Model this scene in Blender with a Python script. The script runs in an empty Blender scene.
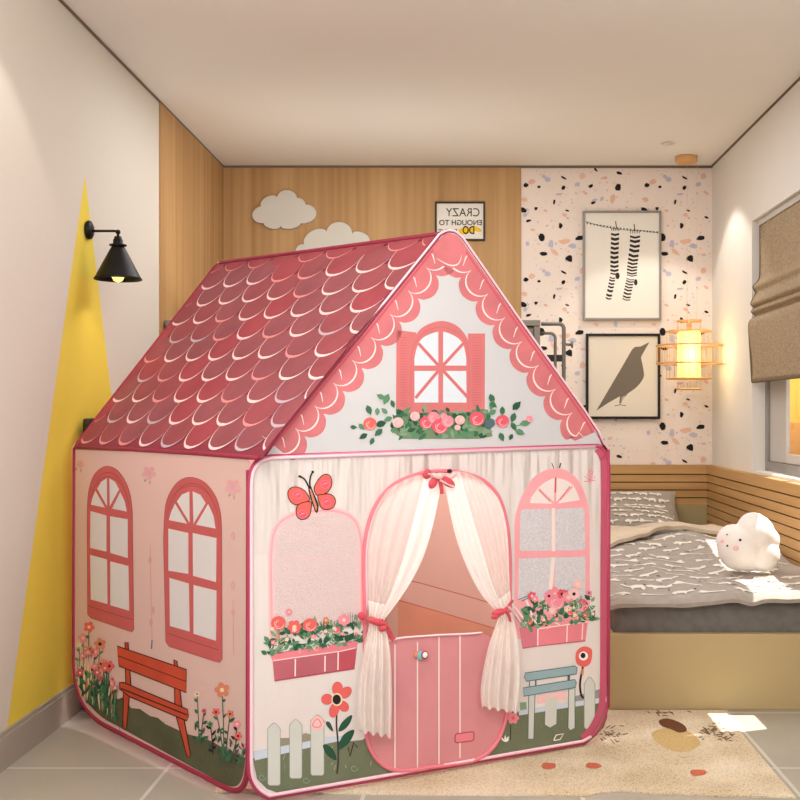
import bpy, bmesh, math, random
from mathutils import Vector, Matrix, geometry, noise
R = random.Random(7)
sc = bpy.context.scene
COL = sc.collection
# ------------------------------------------------------------------ camera model (room scale)
F, CX, CY, H = 1100.0, 465.0, 413.0, 1.0309
CEIL, YB = 2.40, 6.097
XL, XR = -1.3414, 1.369
def ray(u, v): return Vector(((u-CX)/F, 1.0, -(v-CY)/F))
CAM = Vector((0, 0, H))
def at(u, v, Y): return CAM + ray(u, v)*Y
def onfloor(u, v, z=0.0):
    r = ray(u, v); return CAM + r*((z-H)/r.z)
class Plane:
    def __init__(s, p, n):
        s.p = Vector(p); s.n = Vector(n).normalized()
        if s.n.dot(CAM-s.p) < 0: s.n = -s.n
    def hit(s, u, v, off=0.0):
        r = ray(u, v); t = (s.p + s.n*off - CAM).dot(s.n)/r.dot(s.n)
        return CAM + r*t
# ------------------------------------------------------------------ materials
def lin(c):
    out = []
    for x in c:
        x /= 255.0
        out.append(x/12.92 if x <= .04045 else ((x+.055)/1.055)**2.4)
    return (*out, 1)
MATS = {}
def nt(name):
    m = bpy.data.materials.new(name); m.use_nodes = True
    n = m.node_tree; b = n.nodes['Principled BSDF']
    return m, n, b
def pm(name, c, rough=.6, var=0.0, scale=6.0, bump=0.0, bscale=80.0, metal=0.0, stretch=(1,1,1), c2=None, spec=.3, sheen=0.0, transl=0.0, alpha=1.0, detail=3):
    if name in MATS: return MATS[name]
    m, n, b = nt(name); L = n.links
    b.inputs['Roughness'].default_value = rough; b.inputs['Metallic'].default_value = metal
    b.inputs['Specular IOR Level'].default_value = spec
    if sheen: b.inputs['Sheen Weight'].default_value = sheen
    base = lin(c)
    tc = n.nodes.new('ShaderNodeTexCoord'); mp = n.nodes.new('ShaderNodeMapping')
    mp.inputs['Scale'].default_value = stretch
    L.new(tc.outputs['Object'], mp.inputs['Vector'])
    no = n.nodes.new('ShaderNodeTexNoise'); no.inputs['Scale'].default_value = scale; no.inputs['Detail'].default_value = detail
    L.new(mp.outputs[0], no.inputs['Vector'])
    rp = n.nodes.new('ShaderNodeValToRGB')
    if c2 is not None: a0, a1 = base, lin(c2)
    else:
        a0 = tuple(x*(1-var) for x in base[:3])+(1,); a1 = tuple(min(1, x*(1+var)) for x in base[:3])+(1,)
    rp.color_ramp.elements[0].position = .32; rp.color_ramp.elements[1].position = .68
    rp.color_ramp.elements[0].color = a0; rp.color_ramp.elements[1].color = a1
    L.new(no.outputs['Fac'], rp.inputs['Fac']); L.new(rp.outputs[0], b.inputs['Base Color'])
    if bump:
        n2 = n.nodes.new('ShaderNodeTexNoise'); n2.inputs['Scale'].default_value = bscale; n2.inputs['Detail'].default_value = 4
        L.new(mp.outputs[0], n2.inputs['Vector'])
        bp = n.nodes.new('ShaderNodeBump'); bp.inputs['Strength'].default_value = bump; bp.inputs['Distance'].default_value = .01
        L.new(n2.outputs['Fac'], bp.inputs['Height']); L.new(bp.outputs[0], b.inputs['Normal'])
    out = n.nodes['Material Output']; last = b.outputs[0]
    if transl:
        tr = n.nodes.new('ShaderNodeBsdfTranslucent'); L.new(rp.outputs[0], tr.inputs['Color'])
        mx = n.nodes.new('ShaderNodeMixShader'); mx.inputs[0].default_value = transl
        L.new(last, mx.inputs[1]); L.new(tr.outputs[0], mx.inputs[2]); last = mx.outputs[0]
    if alpha < 1:
        tp = n.nodes.new('ShaderNodeBsdfTransparent'); mx = n.nodes.new('ShaderNodeMixShader'); mx.inputs[0].default_value = alpha
        L.new(tp.outputs[0], mx.inputs[1]); L.new(last, mx.inputs[2]); last = mx.outputs[0]
    L.new(last, out.inputs['Surface'])
    MATS[name] = m; return m
def math_node(n, op, a, b=None, c=None):
    x = n.nodes.new('ShaderNodeMath'); x.operation = op
    for i, q in enumerate((a, b, c)):
        if q is None: continue
        if isinstance(q, (int, float)): x.inputs[i].default_value = q
        else: n.links.new(q, x.inputs[i])
    return x.outputs[0]
def mixrgb(n, f, a, b):
    x = n.nodes.new('ShaderNodeMix'); x.data_type = 'RGBA'
    for idx, q in ((0, f), (6, a), (7, b)):
        if isinstance(q, (tuple, list, float, int)): x.inputs[idx].default_value = q
        else: n.links.new(q, x.inputs[idx])
    return x.outputs[2]
def emis(name, c, s):
    m, n, b = nt(name)
    b.inputs['Base Color'].default_value = lin(c); b.inputs['Emission Color'].default_value = lin(c); b.inputs['Emission Strength'].default_value = s
    MATS[name] = m; return m
# ------------------------------------------------------------------ mesh builder
def origin(o):
    v = Vector((0, 0, 0))
    while o is not None: v += o.location; o = o.parent
    return v
class MB:
    def __init__(s): s.v = []; s.f = []; s.m = []; s.sm = []
    def add(s, vs, fs, mi=0, smooth=False):
        k = len(s.v); s.v += [Vector(v) for v in vs]
        for f in fs: s.f.append([i+k for i in f]); s.m.append(mi); s.sm.append(smooth)
        return s
    def box(s, lo, hi, mi=0, rz=0.0, c=None):
        x0,y0,z0 = lo; x1,y1,z1 = hi
        vs = [Vector(p) for p in ((x0,y0,z0),(x1,y0,z0),(x1,y1,z0),(x0,y1,z0),(x0,y0,z1),(x1,y0,z1),(x1,y1,z1),(x0,y1,z1))]
        return s.add(vs, [(3,2,1,0),(4,5,6,7),(0,1,5,4),(1,2,6,5),(2,3,7,6),(3,0,4,7)], mi)
    def tube(s, pts, r, mi=0, n=8, closed=False, cap=True):
        pts = [Vector(p) for p in pts]; N = len(pts); rs = r if isinstance(r, (list, tuple)) else [r]*N
        vs = []; up = None
        for i, p in enumerate(pts):
            a = pts[(i-1) % N] if (closed or i > 0) else p; b = pts[(i+1) % N] if (closed or i < N-1) else p
            t = (b-a).normalized()
            if up is None:
                up = Vector((0,0,1)) if abs(t.z) < .9 else Vector((1,0,0))
            x = up.cross(t)
            if x.length < 1e-6: x = Vector((1,0,0)).cross(t)
            x.normalize(); up = t.cross(x).normalized()
            for k in range(n):
                an = 2*math.pi*k/n; vs.append(p + (x*math.cos(an)+up*math.sin(an))*rs[i])
        fs = []
        for i in range(N if closed else N-1):
            j = (i+1) % N
            for k in range(n): fs.append((i*n+k, i*n+(k+1) % n, j*n+(k+1) % n, j*n+k))
        if cap and not closed: fs += [tuple(range(n-1, -1, -1)), tuple(range((N-1)*n, N*n))]
        return s.add(vs, fs, mi, True)
    def lathe(s, prof, c=(0,0,0), n=32, mi=0, smooth=True, M=None):
        vs = []; c = Vector(c)
        for r, z in prof:
            for k in range(n):
                p = Vector((r*math.cos(2*math.pi*k/n), r*math.sin(2*math.pi*k/n), z))
                if M: p = M @ p
                vs.append(c+p)
        fs = [(i*n+k, i*n+(k+1) % n, (i+1)*n+(k+1) % n, (i+1)*n+k) for i in range(len(prof)-1) for k in range(n)]
        return s.add(vs, fs, mi, smooth)
    def ellipsoid(s, c, ax, ay, az, mi=0, n=14, m=9):
        c = Vector(c); ax, ay, az = Vector(ax), Vector(ay), Vector(az); vs = []
        for i in range(m+1):
            th = math.pi*i/m
            for k in range(n):
                ph = 2*math.pi*k/n
                vs.append(c + ax*math.sin(th)*math.cos(ph) + ay*math.sin(th)*math.sin(ph) + az*math.cos(th))
        fs = [(i*n+k, i*n+(k+1) % n, (i+1)*n+(k+1) % n, (i+1)*n+k) for i in range(m) for k in range(n)]
        return s.add(vs, fs, mi, True)
    def grid(s, P, mi=0, smooth=True, mf=None):
        rows, cols = len(P), len(P[0]); k = len(s.v)
        for r in P: s.v += [Vector(p) for p in r]
        for i in range(rows-1):
            for j in range(cols-1):
                s.f.append([k+i*cols+j, k+i*cols+j+1, k+(i+1)*cols+j+1, k+(i+1)*cols+j]); s.m.append(mf(i, j) if mf else mi); s.sm.append(smooth)
        return s
    def poly(s, pts, mi=0): return s.add(pts, [tuple(range(len(pts)))], mi)
    def prism(s, pts, d, mi=0):
        pts = [Vector(p) for p in pts]; d = Vector(d); n = len(pts)
        return s.add(pts+[p+d for p in pts], [tuple(range(n)), tuple(range(2*n-1, n-1, -1))]+[(i, i+n, (i+1) % n+n, (i+1) % n) for i in range(n)], mi)
    def build(s, name, mats, parent=None, bevel=0.0, solid=0.0, sub=0, org=None, fix=False):
        if not isinstance(mats, (list, tuple)): mats = [mats]
        if parent is not None: o0 = origin(parent)
        elif org is not None: o0 = Vector(org)
        else:
            xs = [v.x for v in s.v]; ys = [v.y for v in s.v]; zs = [v.z for v in s.v]
            o0 = Vector(((min(xs)+max(xs))/2, (min(ys)+max(ys))/2, min(zs)))
        me = bpy.data.meshes.new(name)
        me.from_pydata([v-o0 for v in s.v], [], s.f)
        for m in mats: me.materials.append(m)
        for i, p in enumerate(me.polygons): p.material_index = s.m[i]; p.use_smooth = s.sm[i]
        me.update()
        if fix:
            bm = bmesh.new(); bm.from_mesh(me); bmesh.ops.recalc_face_normals(bm, faces=bm.faces); bm.to_mesh(me); bm.free()
        o = bpy.data.objects.new(name, me); COL.objects.link(o)
        if parent is not None: o.parent = parent
        else: o.location = o0
        if bevel:
            md = o.modifiers.new('Bevel', 'BEVEL'); md.width = bevel; md.segments = 2; md.limit_method = 'ANGLE'
        if solid:
            md = o.modifiers.new('Solid', 'SOLIDIFY'); md.thickness = solid; md.offset = -1
        if sub:
            md = o.modifiers.new('Sub', 'SUBSURF'); md.levels = sub; md.render_levels = sub
        return o
def tag(o, label, cat, group=None):
    o['label'] = label; o['category'] = cat
    if group: o['group'] = group
    return o
def thing(name, label, cat, loc, group=None):
    o = bpy.data.objects.new(name, None); COL.objects.link(o); o.location = loc; o.empty_display_size = .1
    return tag(o, label, cat, group)
def struct(o): o['kind'] = 'structure'; return o
# ------------------------------------------------------------------ pixel-space shape helpers
def ell(cx, cy, rx, ry, rot=0, n=20):
    c, s_ = math.cos(rot), math.sin(rot); out = []
    for k in range(n):
        a = 2*math.pi*k/n; x, y = rx*math.cos(a), ry*math.sin(a); out.append((cx+x*c-y*s_, cy+x*s_+y*c))
    return out
def smooth(pts, n=6, closed=True):
    out = []; N = len(pts)
    for i in range(N if closed else N-1):
        g = lambda k: pts[k % N] if closed else pts[max(0, min(N-1, k))]
        p0, p1, p2, p3 = g(i-1), g(i), g(i+1), g(i+2)
        for k in range(n):
            t = k/n
            out.append(tuple(.5*(2*b+(c-a)*t+(2*a-5*b+4*c-d)*t*t+(3*b-a-3*c+d)*t**3) for a, b, c, d in zip(p0, p1, p2, p3)))
    if not closed: out.append(tuple(pts[-1]))
    return out
def zc(pts, x0, y0, s): return [(x0+x*s, y0+y*s) for x, y in pts]
def rounded(pts, r, n=6):
    out = []; N = len(pts); rr = r if isinstance(r, (list, tuple)) else [r]*N
    for i in range(N):
        p = Vector(pts[i]); a = Vector(pts[i-1])-p; b = Vector(pts[(i+1) % N])-p
        d = min(rr[i], a.length*.49, b.length*.49); A = p+a.normalized()*d; B = p+b.normalized()*d
        if rr[i] <= 0: out.append(tuple(p)); continue
        for k in range(n+1):
            t = k/n; q = A*(1-t)**2+p*2*t*(1-t)+B*t*t; out.append(tuple(q))
    return out
class Print:
    """a printed motif: flat inked shapes lying on a fabric panel"""
    def __init__(s, plane, base=1): s.pl = plane; s.k = 0; s.b = base*.0004; s.mb = MB(); s.mats = []
    def mi(s, m):
        if m not in s.mats: s.mats.append(m)
        return s.mats.index(m)
    def off(s): s.k += 1; return s.b + s.k*1.2e-5
    def poly(s, pts, m):
        o = s.off(); P = [s.pl.hit(u, v, o) for u, v in pts]
        tris = geometry.tessellate_polygon([[Vector((u, v, 0)) for u, v in pts]])
        s.mb.add(P, tris, s.mi(m)); return s
    def line(s, pts, w, m, closed=False, taper=False):
        N = len(pts); P = []; o = s.off()
        for i in range(N):
            a = pts[i-1] if (i > 0 or closed) else pts[i]; b = pts[(i+1) % N] if (i < N-1 or closed) else pts[i]
            dx, dy = b[0]-a[0], b[1]-a[1]; l = math.hypot(dx, dy) or 1
            ww = w/2
            if taper: ww *= max(.12, math.sin(math.pi*(i+.3)/(N-.4)))
            nx, ny = -dy/l*ww, dx/l*ww
            P.append(s.pl.hit(pts[i][0]+nx, pts[i][1]+ny, o)); P.append(s.pl.hit(pts[i][0]-nx, pts[i][1]-ny, o))
        fs = [(2*i, 2*i+1, 2*((i+1) % N)+1, 2*((i+1) % N)) for i in range(N if closed else N-1)]
        s.mb.add(P, fs, s.mi(m)); return s
    def outlined(s, pts, m, lm, w=1.0): s.poly(pts, m); s.line(pts, w, lm, True); return s
    def build(s, name, parent): return s.mb.build(name, s.mats, parent)
# ================================================================== ROOM
wall_c, ceil_c = (226,215,200), (242,238,231)
M_ceil = pm('ceiling_paint', ceil_c, .9, .01, 2)
M_right = pm('white_wall_paint', (230,225,218), .9, .012, 2)
def wood(name, ca, cb, plank=0.0, axis='X'):
    m, n, b = nt(name); L = n.links
    g = n.nodes.new('ShaderNodeNewGeometry'); mp = n.nodes.new('ShaderNodeMapping'); mp.inputs['Scale'].default_value = (26,26,.55) if axis=='X' else (1.2,1.2,40)
    L.new(g.outputs['Position'], mp.inputs['Vector'])
    a = n.nodes.new('ShaderNodeTexNoise'); a.inputs['Scale'].default_value = 1.0; a.inputs['Detail'].default_value = 6; L.new(mp.outputs[0], a.inputs['Vector'])
    mp2 = n.nodes.new('ShaderNodeMapping'); mp2.inputs['Scale'].default_value = (5,5,.12) if axis=='X' else (.4,.4,8); L.new(g.outputs['Position'], mp2.inputs['Vector'])
    a2 = n.nodes.new('ShaderNodeTexNoise'); a2.inputs['Scale'].default_value = 1.0; a2.inputs['Detail'].default_value = 3; L.new(mp2.outputs[0], a2.inputs['Vector'])
    f = math_node(n, 'ADD', math_node(n, 'MULTIPLY', a.outputs['Fac'], .6), math_node(n, 'MULTIPLY', a2.outputs['Fac'], .4))
    rp = n.nodes.new('ShaderNodeValToRGB'); rp.color_ramp.elements[0].position = .36; rp.color_ramp.elements[1].position = .64
    rp.color_ramp.elements[0].color = lin(ca); rp.color_ramp.elements[1].color = lin(cb)
    L.new(f, rp.inputs['Fac']); L.new(rp.outputs[0], b.inputs['Base Color'])
    b.inputs['Roughness'].default_value = .5; b.inputs['Specular IOR Level'].default_value = .25
    MATS[name] = m; return m
M_wood = wood('oak_veneer', (172,131,84), (200,161,112))
M_slat = wood('oak_slat', (190,146,92), (212,170,116), axis='Z')
M_slat_gap = pm('slat_gap', (70,48,30), .8)
# floor tiles
m, n, b = nt('floor_tile'); L = n.links
g = n.nodes.new('ShaderNodeNewGeometry'); sx = n.nodes.new('ShaderNodeSeparateXYZ'); L.new(g.outputs['Position'], sx.inputs[0])
T, GW = .589, .0055
def grout(axis, o):
    f = math_node(n, 'MODULO', math_node(n, 'ADD', sx.outputs[axis], 40*T-o), T)
    d = math_node(n, 'MINIMUM', f, math_node(n, 'SUBTRACT', T, f))
    return math_node(n, 'LESS_THAN', d, GW)
gf = math_node(n, 'MAXIMUM', grout(0, -.863), grout(1, 3.194))
no = n.nodes.new('ShaderNodeTexNoise'); no.inputs['Scale'].default_value = 3; no.inputs['Detail'].default_value = 6; L.new(g.outputs['Position'], no.inputs['Vector'])
tcol = mixrgb(n, no.outputs['Fac'], lin((158,152,140)), lin((180,174,162)))
L.new(mixrgb(n, gf, tcol, lin((205,200,190))), b.inputs['Base Color']); b.inputs['Roughness'].default_value = .38
MATS['floor_tile'] = m
Y0 = .5
struct(MB().box((XL-.1, Y0, -.08), (XR+.1, YB+.1, 0)).build('floor', MATS['floor_tile']))
struct(MB().box((XL-.1, Y0, CEIL), (XR+.1, YB+.1, CEIL+.08)).build('ceiling', M_ceil))
# left wall with painted yellow triangle
m, n, b = nt('left_wall_paint'); L = n.links
g = n.nodes.new('ShaderNodeNewGeometry'); sx = n.nodes.new('ShaderNodeSeparateXYZ'); L.new(g.outputs['Position'], sx.inputs[0])
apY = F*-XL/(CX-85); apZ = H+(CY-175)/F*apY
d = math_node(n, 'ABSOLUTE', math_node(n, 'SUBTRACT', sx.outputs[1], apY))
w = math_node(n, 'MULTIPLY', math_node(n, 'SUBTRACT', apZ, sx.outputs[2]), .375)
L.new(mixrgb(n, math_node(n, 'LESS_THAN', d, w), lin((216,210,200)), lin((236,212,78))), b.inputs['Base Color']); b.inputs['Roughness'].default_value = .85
MATS['left_wall_paint'] = m
struct(MB().box((XL-.1, Y0, 0), (XL, YB, CEIL)).build('wall_left', m))
wy = F*-XL/(CX-159)
struct(MB().box((XL, wy, 0), (XL+.006, YB, CEIL)).build('trim_1', M_wood))
# baseboard
struct(MB().box((XL, Y0, 0), (XL+.012, wy, .095)).box((XL, Y0, .095), (XL+.007, wy, .108)).build('baseboard_left', pm('baseboard_grey', (168,160,148), .5)))
# shadow gap strips under the ceiling
M_gap = pm('shadow_gap', (120,104,88), .8)
struct(MB().box((XL+.0, YB-.013, CEIL-.012), (XR, YB, CEIL)).build('trim_2', M_gap))
struct(MB().box((XL, Y0, CEIL-.008), (XL+.007, YB-.014, CEIL)).build('trim_3', M_gap))
struct(MB().box((XR-.007, Y0, CEIL-.008), (XR, YB-.014, CEIL)).build('trim_4', M_gap))
# back wall: oak cladding + terrazzo wallpaper
xs = (521-CX)/F*YB
struct(MB().box((XL, YB-.010, 0), (xs, YB, CEIL-.012)).build('trim_5', M_wood))
M_paper = pm('terrazzo_ground', (240,226,216), .8, .012, 5)
M_chipk = pm('terrazzo_black', (28,24,24), .8); M_chipp = pm('terrazzo_peach', (233,190,168), .8); M_chipl = pm('terrazzo_lavender', (194,190,208), .8); M_chipg = pm('terrazzo_sand', (222,212,206), .8)
wb = MB().box((XL-.1, YB, 0), (XR+.1, YB+.1, CEIL))
RC = random.Random(3)
blk = [(347,180,9,4,.9),(433,192,10,5,.4),(232,210,10,4,.5),(95,237,8,7,0),(142,243,5,5,0),(230,247,7,9,.3),(330,240,9,5,-.4),(428,245,11,11,.3),(340,300,9,4,-.4),(197,300,4,8,.2),(245,330,8,3,.3),(85,327,12,8,.3),(132,322,6,6,0),(103,367,9,5,-.3),(220,383,6,10,-.2),(150,427,10,11,0),(157,487,13,8,.2),(252,505,11,11,.2),(290,430,15,8,-.2),(310,355,7,4,.3)]
pch = [(300,205,11,9,-.6),(115,225,11,8,0),(408,287,8,15,.2),(235,345,9,5,.4),(310,265,10,5,.4),(237,440,20,8,-.1),(197,480,15,8,.6),(90,290,10,7,0),(165,330,8,4,.5),(380,210,8,5,.2),(430,330,9,5,-.4),(350,400,9,6,.4),(300,490,8,4,.1),(400,470,10,5,-.4),(120,400,7,4,.2)]
lav = [(172,215,9,9,0),(280,235,10,7,-.2),(345,290,11,4,-.2),(92,345,7,7,0),(185,450,8,14,.1),(262,458,12,9,.2),(370,285,6,9,.5),(160,205,6,5,0),(215,270,13,3,-.2),(330,440,8,10,.4),(420,400,7,9,.3),(100,450,6,8,.4),(390,350,9,5,-.3)]
sml = [(RC.uniform(83,523), RC.uniform(180,523), RC.uniform(2,5), RC.uniform(1.5,4), RC.uniform(-1,1), RC.choice((2,3,4,4))) for _ in range(170)]
chips = sml+[(a, b2, c*1.2, d*1.2, e, 2) for a, b2, c, d, e in pch]+[(a, b2, c*1.15, d*1.15, e, 3) for a, b2, c, d, e in lav]+[(a, b2, c*1.12, d*1.12, e, 1) for a, b2, c, d, e in blk]
kz = 0
for (cx, cy, rx, ry, ro, mi) in chips:
    shp = [(1+RC.uniform(-.28, .28), 2*math.pi*k/7+RC.uniform(-.2, .2)) for k in range(7)]
    for ti in range(-1, 2):
        for tj in range(-1, 4):
            X0, Y0p = cx+ti*440, cy+tj*343.5
            px, py = 500+X0*.275, 120+Y0p*.275
            if not (523 < px < 711 and 168 < py < 470): continue
            P = []
            for q, a in shp:
                x, y = rx*q*math.cos(a), ry*q*math.sin(a)
                u = px+(x*math.cos(ro)-y*math.sin(ro))*.275; v = py+(x*math.sin(ro)+y*math.cos(ro))*.275
                u = min(max(u, 521.2), 711.8); v = max(v, 167.5)
                P.append(at(u, v, YB-.0005-len(wb.f)*1.2e-6))
            wb.poly(P, mi)
struct(wb.build('wall_back', [M_paper, M_chipk, M_chipp, M_chipl, M_chipg]))
# right wall with window opening
WY0, WY1, WZ0, WZ1, WT = 3.70, 5.247, .757, 1.945, .10
rw = MB()
rw.box((XR, Y0, 0), (XR+WT, WY0, CEIL)).box((XR, WY1, 0), (XR+WT, YB, CEIL)).box((XR, WY0, 0), (XR+WT, WY1, WZ0)).box((XR, WY0, WZ1), (XR+WT, WY1, CEIL))
struct(rw.build('wall_right', M_right))
# window
M_alu = pm('grey_aluminium', (150,146,142), .4, .03, metal=.2)
M_alu2 = pm('pale_aluminium', (196,190,184), .4)
m, n, b = nt('window_glass'); L = n.links
gl = n.nodes.new('ShaderNodeBsdfGlossy'); gl.inputs['Roughness'].default_value = .02; tp = n.nodes.new('ShaderNodeBsdfTransparent')
mx = n.nodes.new('ShaderNodeMixShader')
mx.inputs[0].default_value = .10; L.new(tp.outputs[0], mx.inputs[1]); L.new(gl.outputs[0], mx.inputs[2]); L.new(mx.outputs[0], n.nodes['Material Output'].inputs['Surface'])
M_glass = m
win = bpy.data.objects.new('window_1', None); COL.objects.link(win); win.location = (XR+.08, (WY0+WY1)/2, WZ0); win['kind'] = 'structure'
fx0, fx1 = XR+.062, XR+.098
f_ = MB()
f_.box((fx0, WY1-.045, WZ0), (fx1, WY1, WZ1)).box((fx0, WY0, WZ0), (fx1, WY0+.045, WZ1)).box((fx0, WY0+.045, WZ0), (fx1, WY1-.045, WZ0+.045)).box((fx0, WY0+.045, WZ1-.045), (fx1, WY1-.045, WZ1))
struct(f_.build('window_frame', M_alu, win, bevel=.003))
s_ = MB(); a0, a1 = 4.60, WY1-.05
s_.box((fx0+.010, a1-.26, WZ0+.047), (fx1-.008, a1, WZ1-.047)).box((fx0+.010, a0, WZ0+.047), (fx1-.008, a0+.05, WZ1-.047)).box((fx0+.010, a0+.05, WZ0+.047), (fx1-.008, a1-.26, WZ0+.09)).box((fx0+.010, a0+.05, WZ1-.09), (fx1-.008, a1-.26, WZ1-.047))
struct(s_.build('window_sash', M_alu2, win, bevel=.003))
struct(MB().poly([(fx0+.022, a0+.045, WZ0+.085), (fx0+.022, a1-.255, WZ0+.085), (fx0+.022, a1-.255, WZ1-.085), (fx0+.022, a0+.045, WZ1-.085)]).build('glass_pane', M_glass, win))
struct(MB().poly([(fx0+.022, WY0+.045, WZ0+.045), (fx0+.022, a0-.002, WZ0+.045), (fx0+.022, a0-.002, WZ1-.045), (fx0+.022, WY0+.045, WZ1-.045)]).build('glass_pane', M_glass, win))
# added panel behind the glass, coloured like the room's yellow reflection in it
m, n, b = nt('reflection_yellow'); L = n.links
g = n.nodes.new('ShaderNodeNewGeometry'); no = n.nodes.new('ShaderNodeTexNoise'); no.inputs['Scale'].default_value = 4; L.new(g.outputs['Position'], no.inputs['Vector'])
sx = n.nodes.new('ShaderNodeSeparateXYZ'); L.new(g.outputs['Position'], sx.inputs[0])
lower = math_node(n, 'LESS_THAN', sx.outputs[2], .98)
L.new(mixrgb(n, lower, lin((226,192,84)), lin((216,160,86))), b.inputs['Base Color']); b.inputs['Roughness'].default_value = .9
tag(MB().box((1.72, 4.6, .0), (1.80, 7.2, 1.45)).build('reflection_panel', m), 'yellow and orange panel added behind the window glass in place of a reflection', 'reflection stand-in')
# ================================================================== BED CORNER
hb = thing('slatted_headboard', 'L-shaped oak slat panelling wrapping the bed corner below the window', 'headboard', (.9, 6.03, 0))
BT, FX = .745, XR-.040
def slats(fn_box, z1, z0, gap=.006):
    fn_box(z1-.048, z1, 0)
    z = z1-.048
    while z > z0:
        fn_box(z-.037-gap, z-gap, 0); z -= .037+gap
a_ = MB(); slats(lambda p, q, i: a_.box((.34, YB-.058, p), (FX, YB-.044, q)), BT, .53)
a_.box((.34, YB-.044, .0), (XR-.003, YB-.013, BT-.004), 1).box((.34, YB-.052, BT-.004), (XR-.003, YB-.012, BT), 0)
a_.build('back_panel', [M_slat, M_slat_gap], hb)
MB().box((.34, YB-.057, 0), (FX, YB-.045, .535)).build('lower_board', pm('olive_board', (176,160,116), .6), hb)
b_ = MB(); slats(lambda p, q, i: b_.box((FX, 3.66, p), (FX+.014, YB-.0585, q)), BT, .03)
b_.box((FX+.014, 3.662, .0), (XR-.003, YB-.045, BT-.004), 1).box((FX+.008, 3.66, BT-.004), (XR-.003, YB-.0585, BT), 0).box((FX, 3.645, 0), (XR-.003, 3.659, BT), 0)
b_.build('side_panel', [M_slat, M_slat_gap], hb)
bed = thing('single_bed', 'low single bed with an ochre painted base and grey mattress in the right corner', 'bed', (.91, 4.9, 0))
BX0, BX1, BY0, BY1 = .49, FX-.006, 3.818, YB-.066
M_bed = pm('ochre_bed_paint', (184,163,120), .45, .02, 3, spec=.35)
q = MB().box((BX0, BY0, .0), (BX1, BY0+.03, .264)).box((BX0, BY0+.03, 0), (BX0+.03, BY1, .264)).box((BX1-.03, BY0+.03, 0), (BX1, BY1, .264)).box((BX0+.03, BY1-.03, 0), (BX1-.03, BY1, .264)).box((BX0+.03, BY0+.03, .15), (BX1-.03, BY1-.03, .18))
q.build('bed_base', M_bed, bed, bevel=.003)
def rbox(lo, hi, r, name, mat, parent, bump=0):
    return MB().box(lo, hi).build(name, mat, parent, bevel=r)
o = rbox((BX0+.035, BY0+.034, .182), (BX1-.034, BY1-.035, .378), .03, 'mattress', pm('grey_mattress', (112,108,103), .85, .12, 30, bump=.3, bscale=400, sheen=.2), bed)
o.modifiers['Bevel'].segments = 5
for p in o.data.polygons: p.use_smooth = True
# duvet
M_duvet = pm('grey_duvet', (166,157,148), .9, .06, 40, bump=.25, bscale=300, sheen=.2)
M_white = pm('duvet_print_white', (235,230,222), .9); M_dot = pm('duvet_print_dark', (92,84,80), .9); M_pk = pm('duvet_print_blush', (214,180,160), .9)
DX0, DX1, DY0, DY1 = BX0+.01, BX1-.006, BY0-.005, 5.10
def bump(x, c, w): return math.exp(-((x-c)/w)**2)
def dz(x, y):
    t = (y-DY0)/(DY1-DY0)
    z = .395 + .065*min(1, max(0, t*1.25))
    z += .026*noise.noise(Vector((x*3.1, y*2.2, 3)))+.012*noise.noise(Vector((x*9+y*4, y*5-x*3, 8)))
    z += .035*bump(x, .98, .12)*bump(y, 4.95, .22)
    z -= .010*bump(x-.30*(y-3.8), .99, .03)*bump(y, 3.85, .30)
    e = max(0, (.035-(y-DY0))/.035)
    z -= .022*e*e
    z -= .012*max(0, (DX0+.05-x)/.05)**2
    return z
dv = MB(); NX, NY = 60, 90; top = []; 
for j in range(NY+1):
    y = DY0+(DY1-DY0)*j/NY; top.append([Vector((DX0+(DX1-DX0)*i/NX, y, dz(DX0+(DX1-DX0)*i/NX, y))) for i in range(NX+1)])
dv.grid(top)
bot = [[p.copy() for p in r] for r in top]
for j, r in enumerate(bot):
    for i, p in enumerate(r): p.z = max(.381, p.z-.045)
    for i, p in enumerate(r):
        if j == 0: p.z = top[j][i].z-.014-.006*noise.noise(Vector((p.x*7, 0, 0)))
bot[0] = [Vector((p.x, p.y+.004, p.z)) for p in bot[0]]
dv.grid([list(reversed(r)) for r in bot])
dv.grid([top[0][::-1], bot[0][::-1]]); dv.grid([top[-1], bot[-1]]); dv.grid([[r[0] for r in top], [r[0] for r in bot]]); dv.grid([[r[-1] for r in bot], [r[-1] for r in top]])
anim = [[(-1,-.2),(-.9,.25),(-.3,.3),(.3,.12),(.75,.38),(1.05,.3),(.95,.1),(.5,-.05),(.2,-.15),(.28,-.5),(.1,-.5),(0,-.2),(-.6,-.2),(-.68,-.55),(-.85,-.5)],
        [(-1,0),(-.6,.35),(0,.2),(.6,.15),(1,.4),(1.1,0),(.6,-.15),(0,-.12),(-.2,-.5),(-.35,-.5),(-.4,-.15),(-.8,-.25)],
        [(-1.1,.1),(-.5,.1),(.1,.12),(.5,.45),(.8,.5),(.75,.2),(1,.0),(.7,-.2),(.2,-.1),(-.5,-.05),(-1.1,-.06)]]
RD = random.Random(11)
def drape(zf, mb, cx, cy, pts, sx_, sy_, ro, mi, lift):
    P = []
    for x, y in pts:
        X = cx+(x*math.cos(ro)-y*math.sin(ro))*sx_; Yy = cy+(x*math.sin(ro)+y*math.cos(ro))*sy_
        P.append(Vector((X, Yy, zf(X, Yy)+lift)))
    tris = geometry.tessellate_polygon([[Vector((x, y, 0)) for x, y in pts]])
    mb.add(P, tris, mi)
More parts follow.
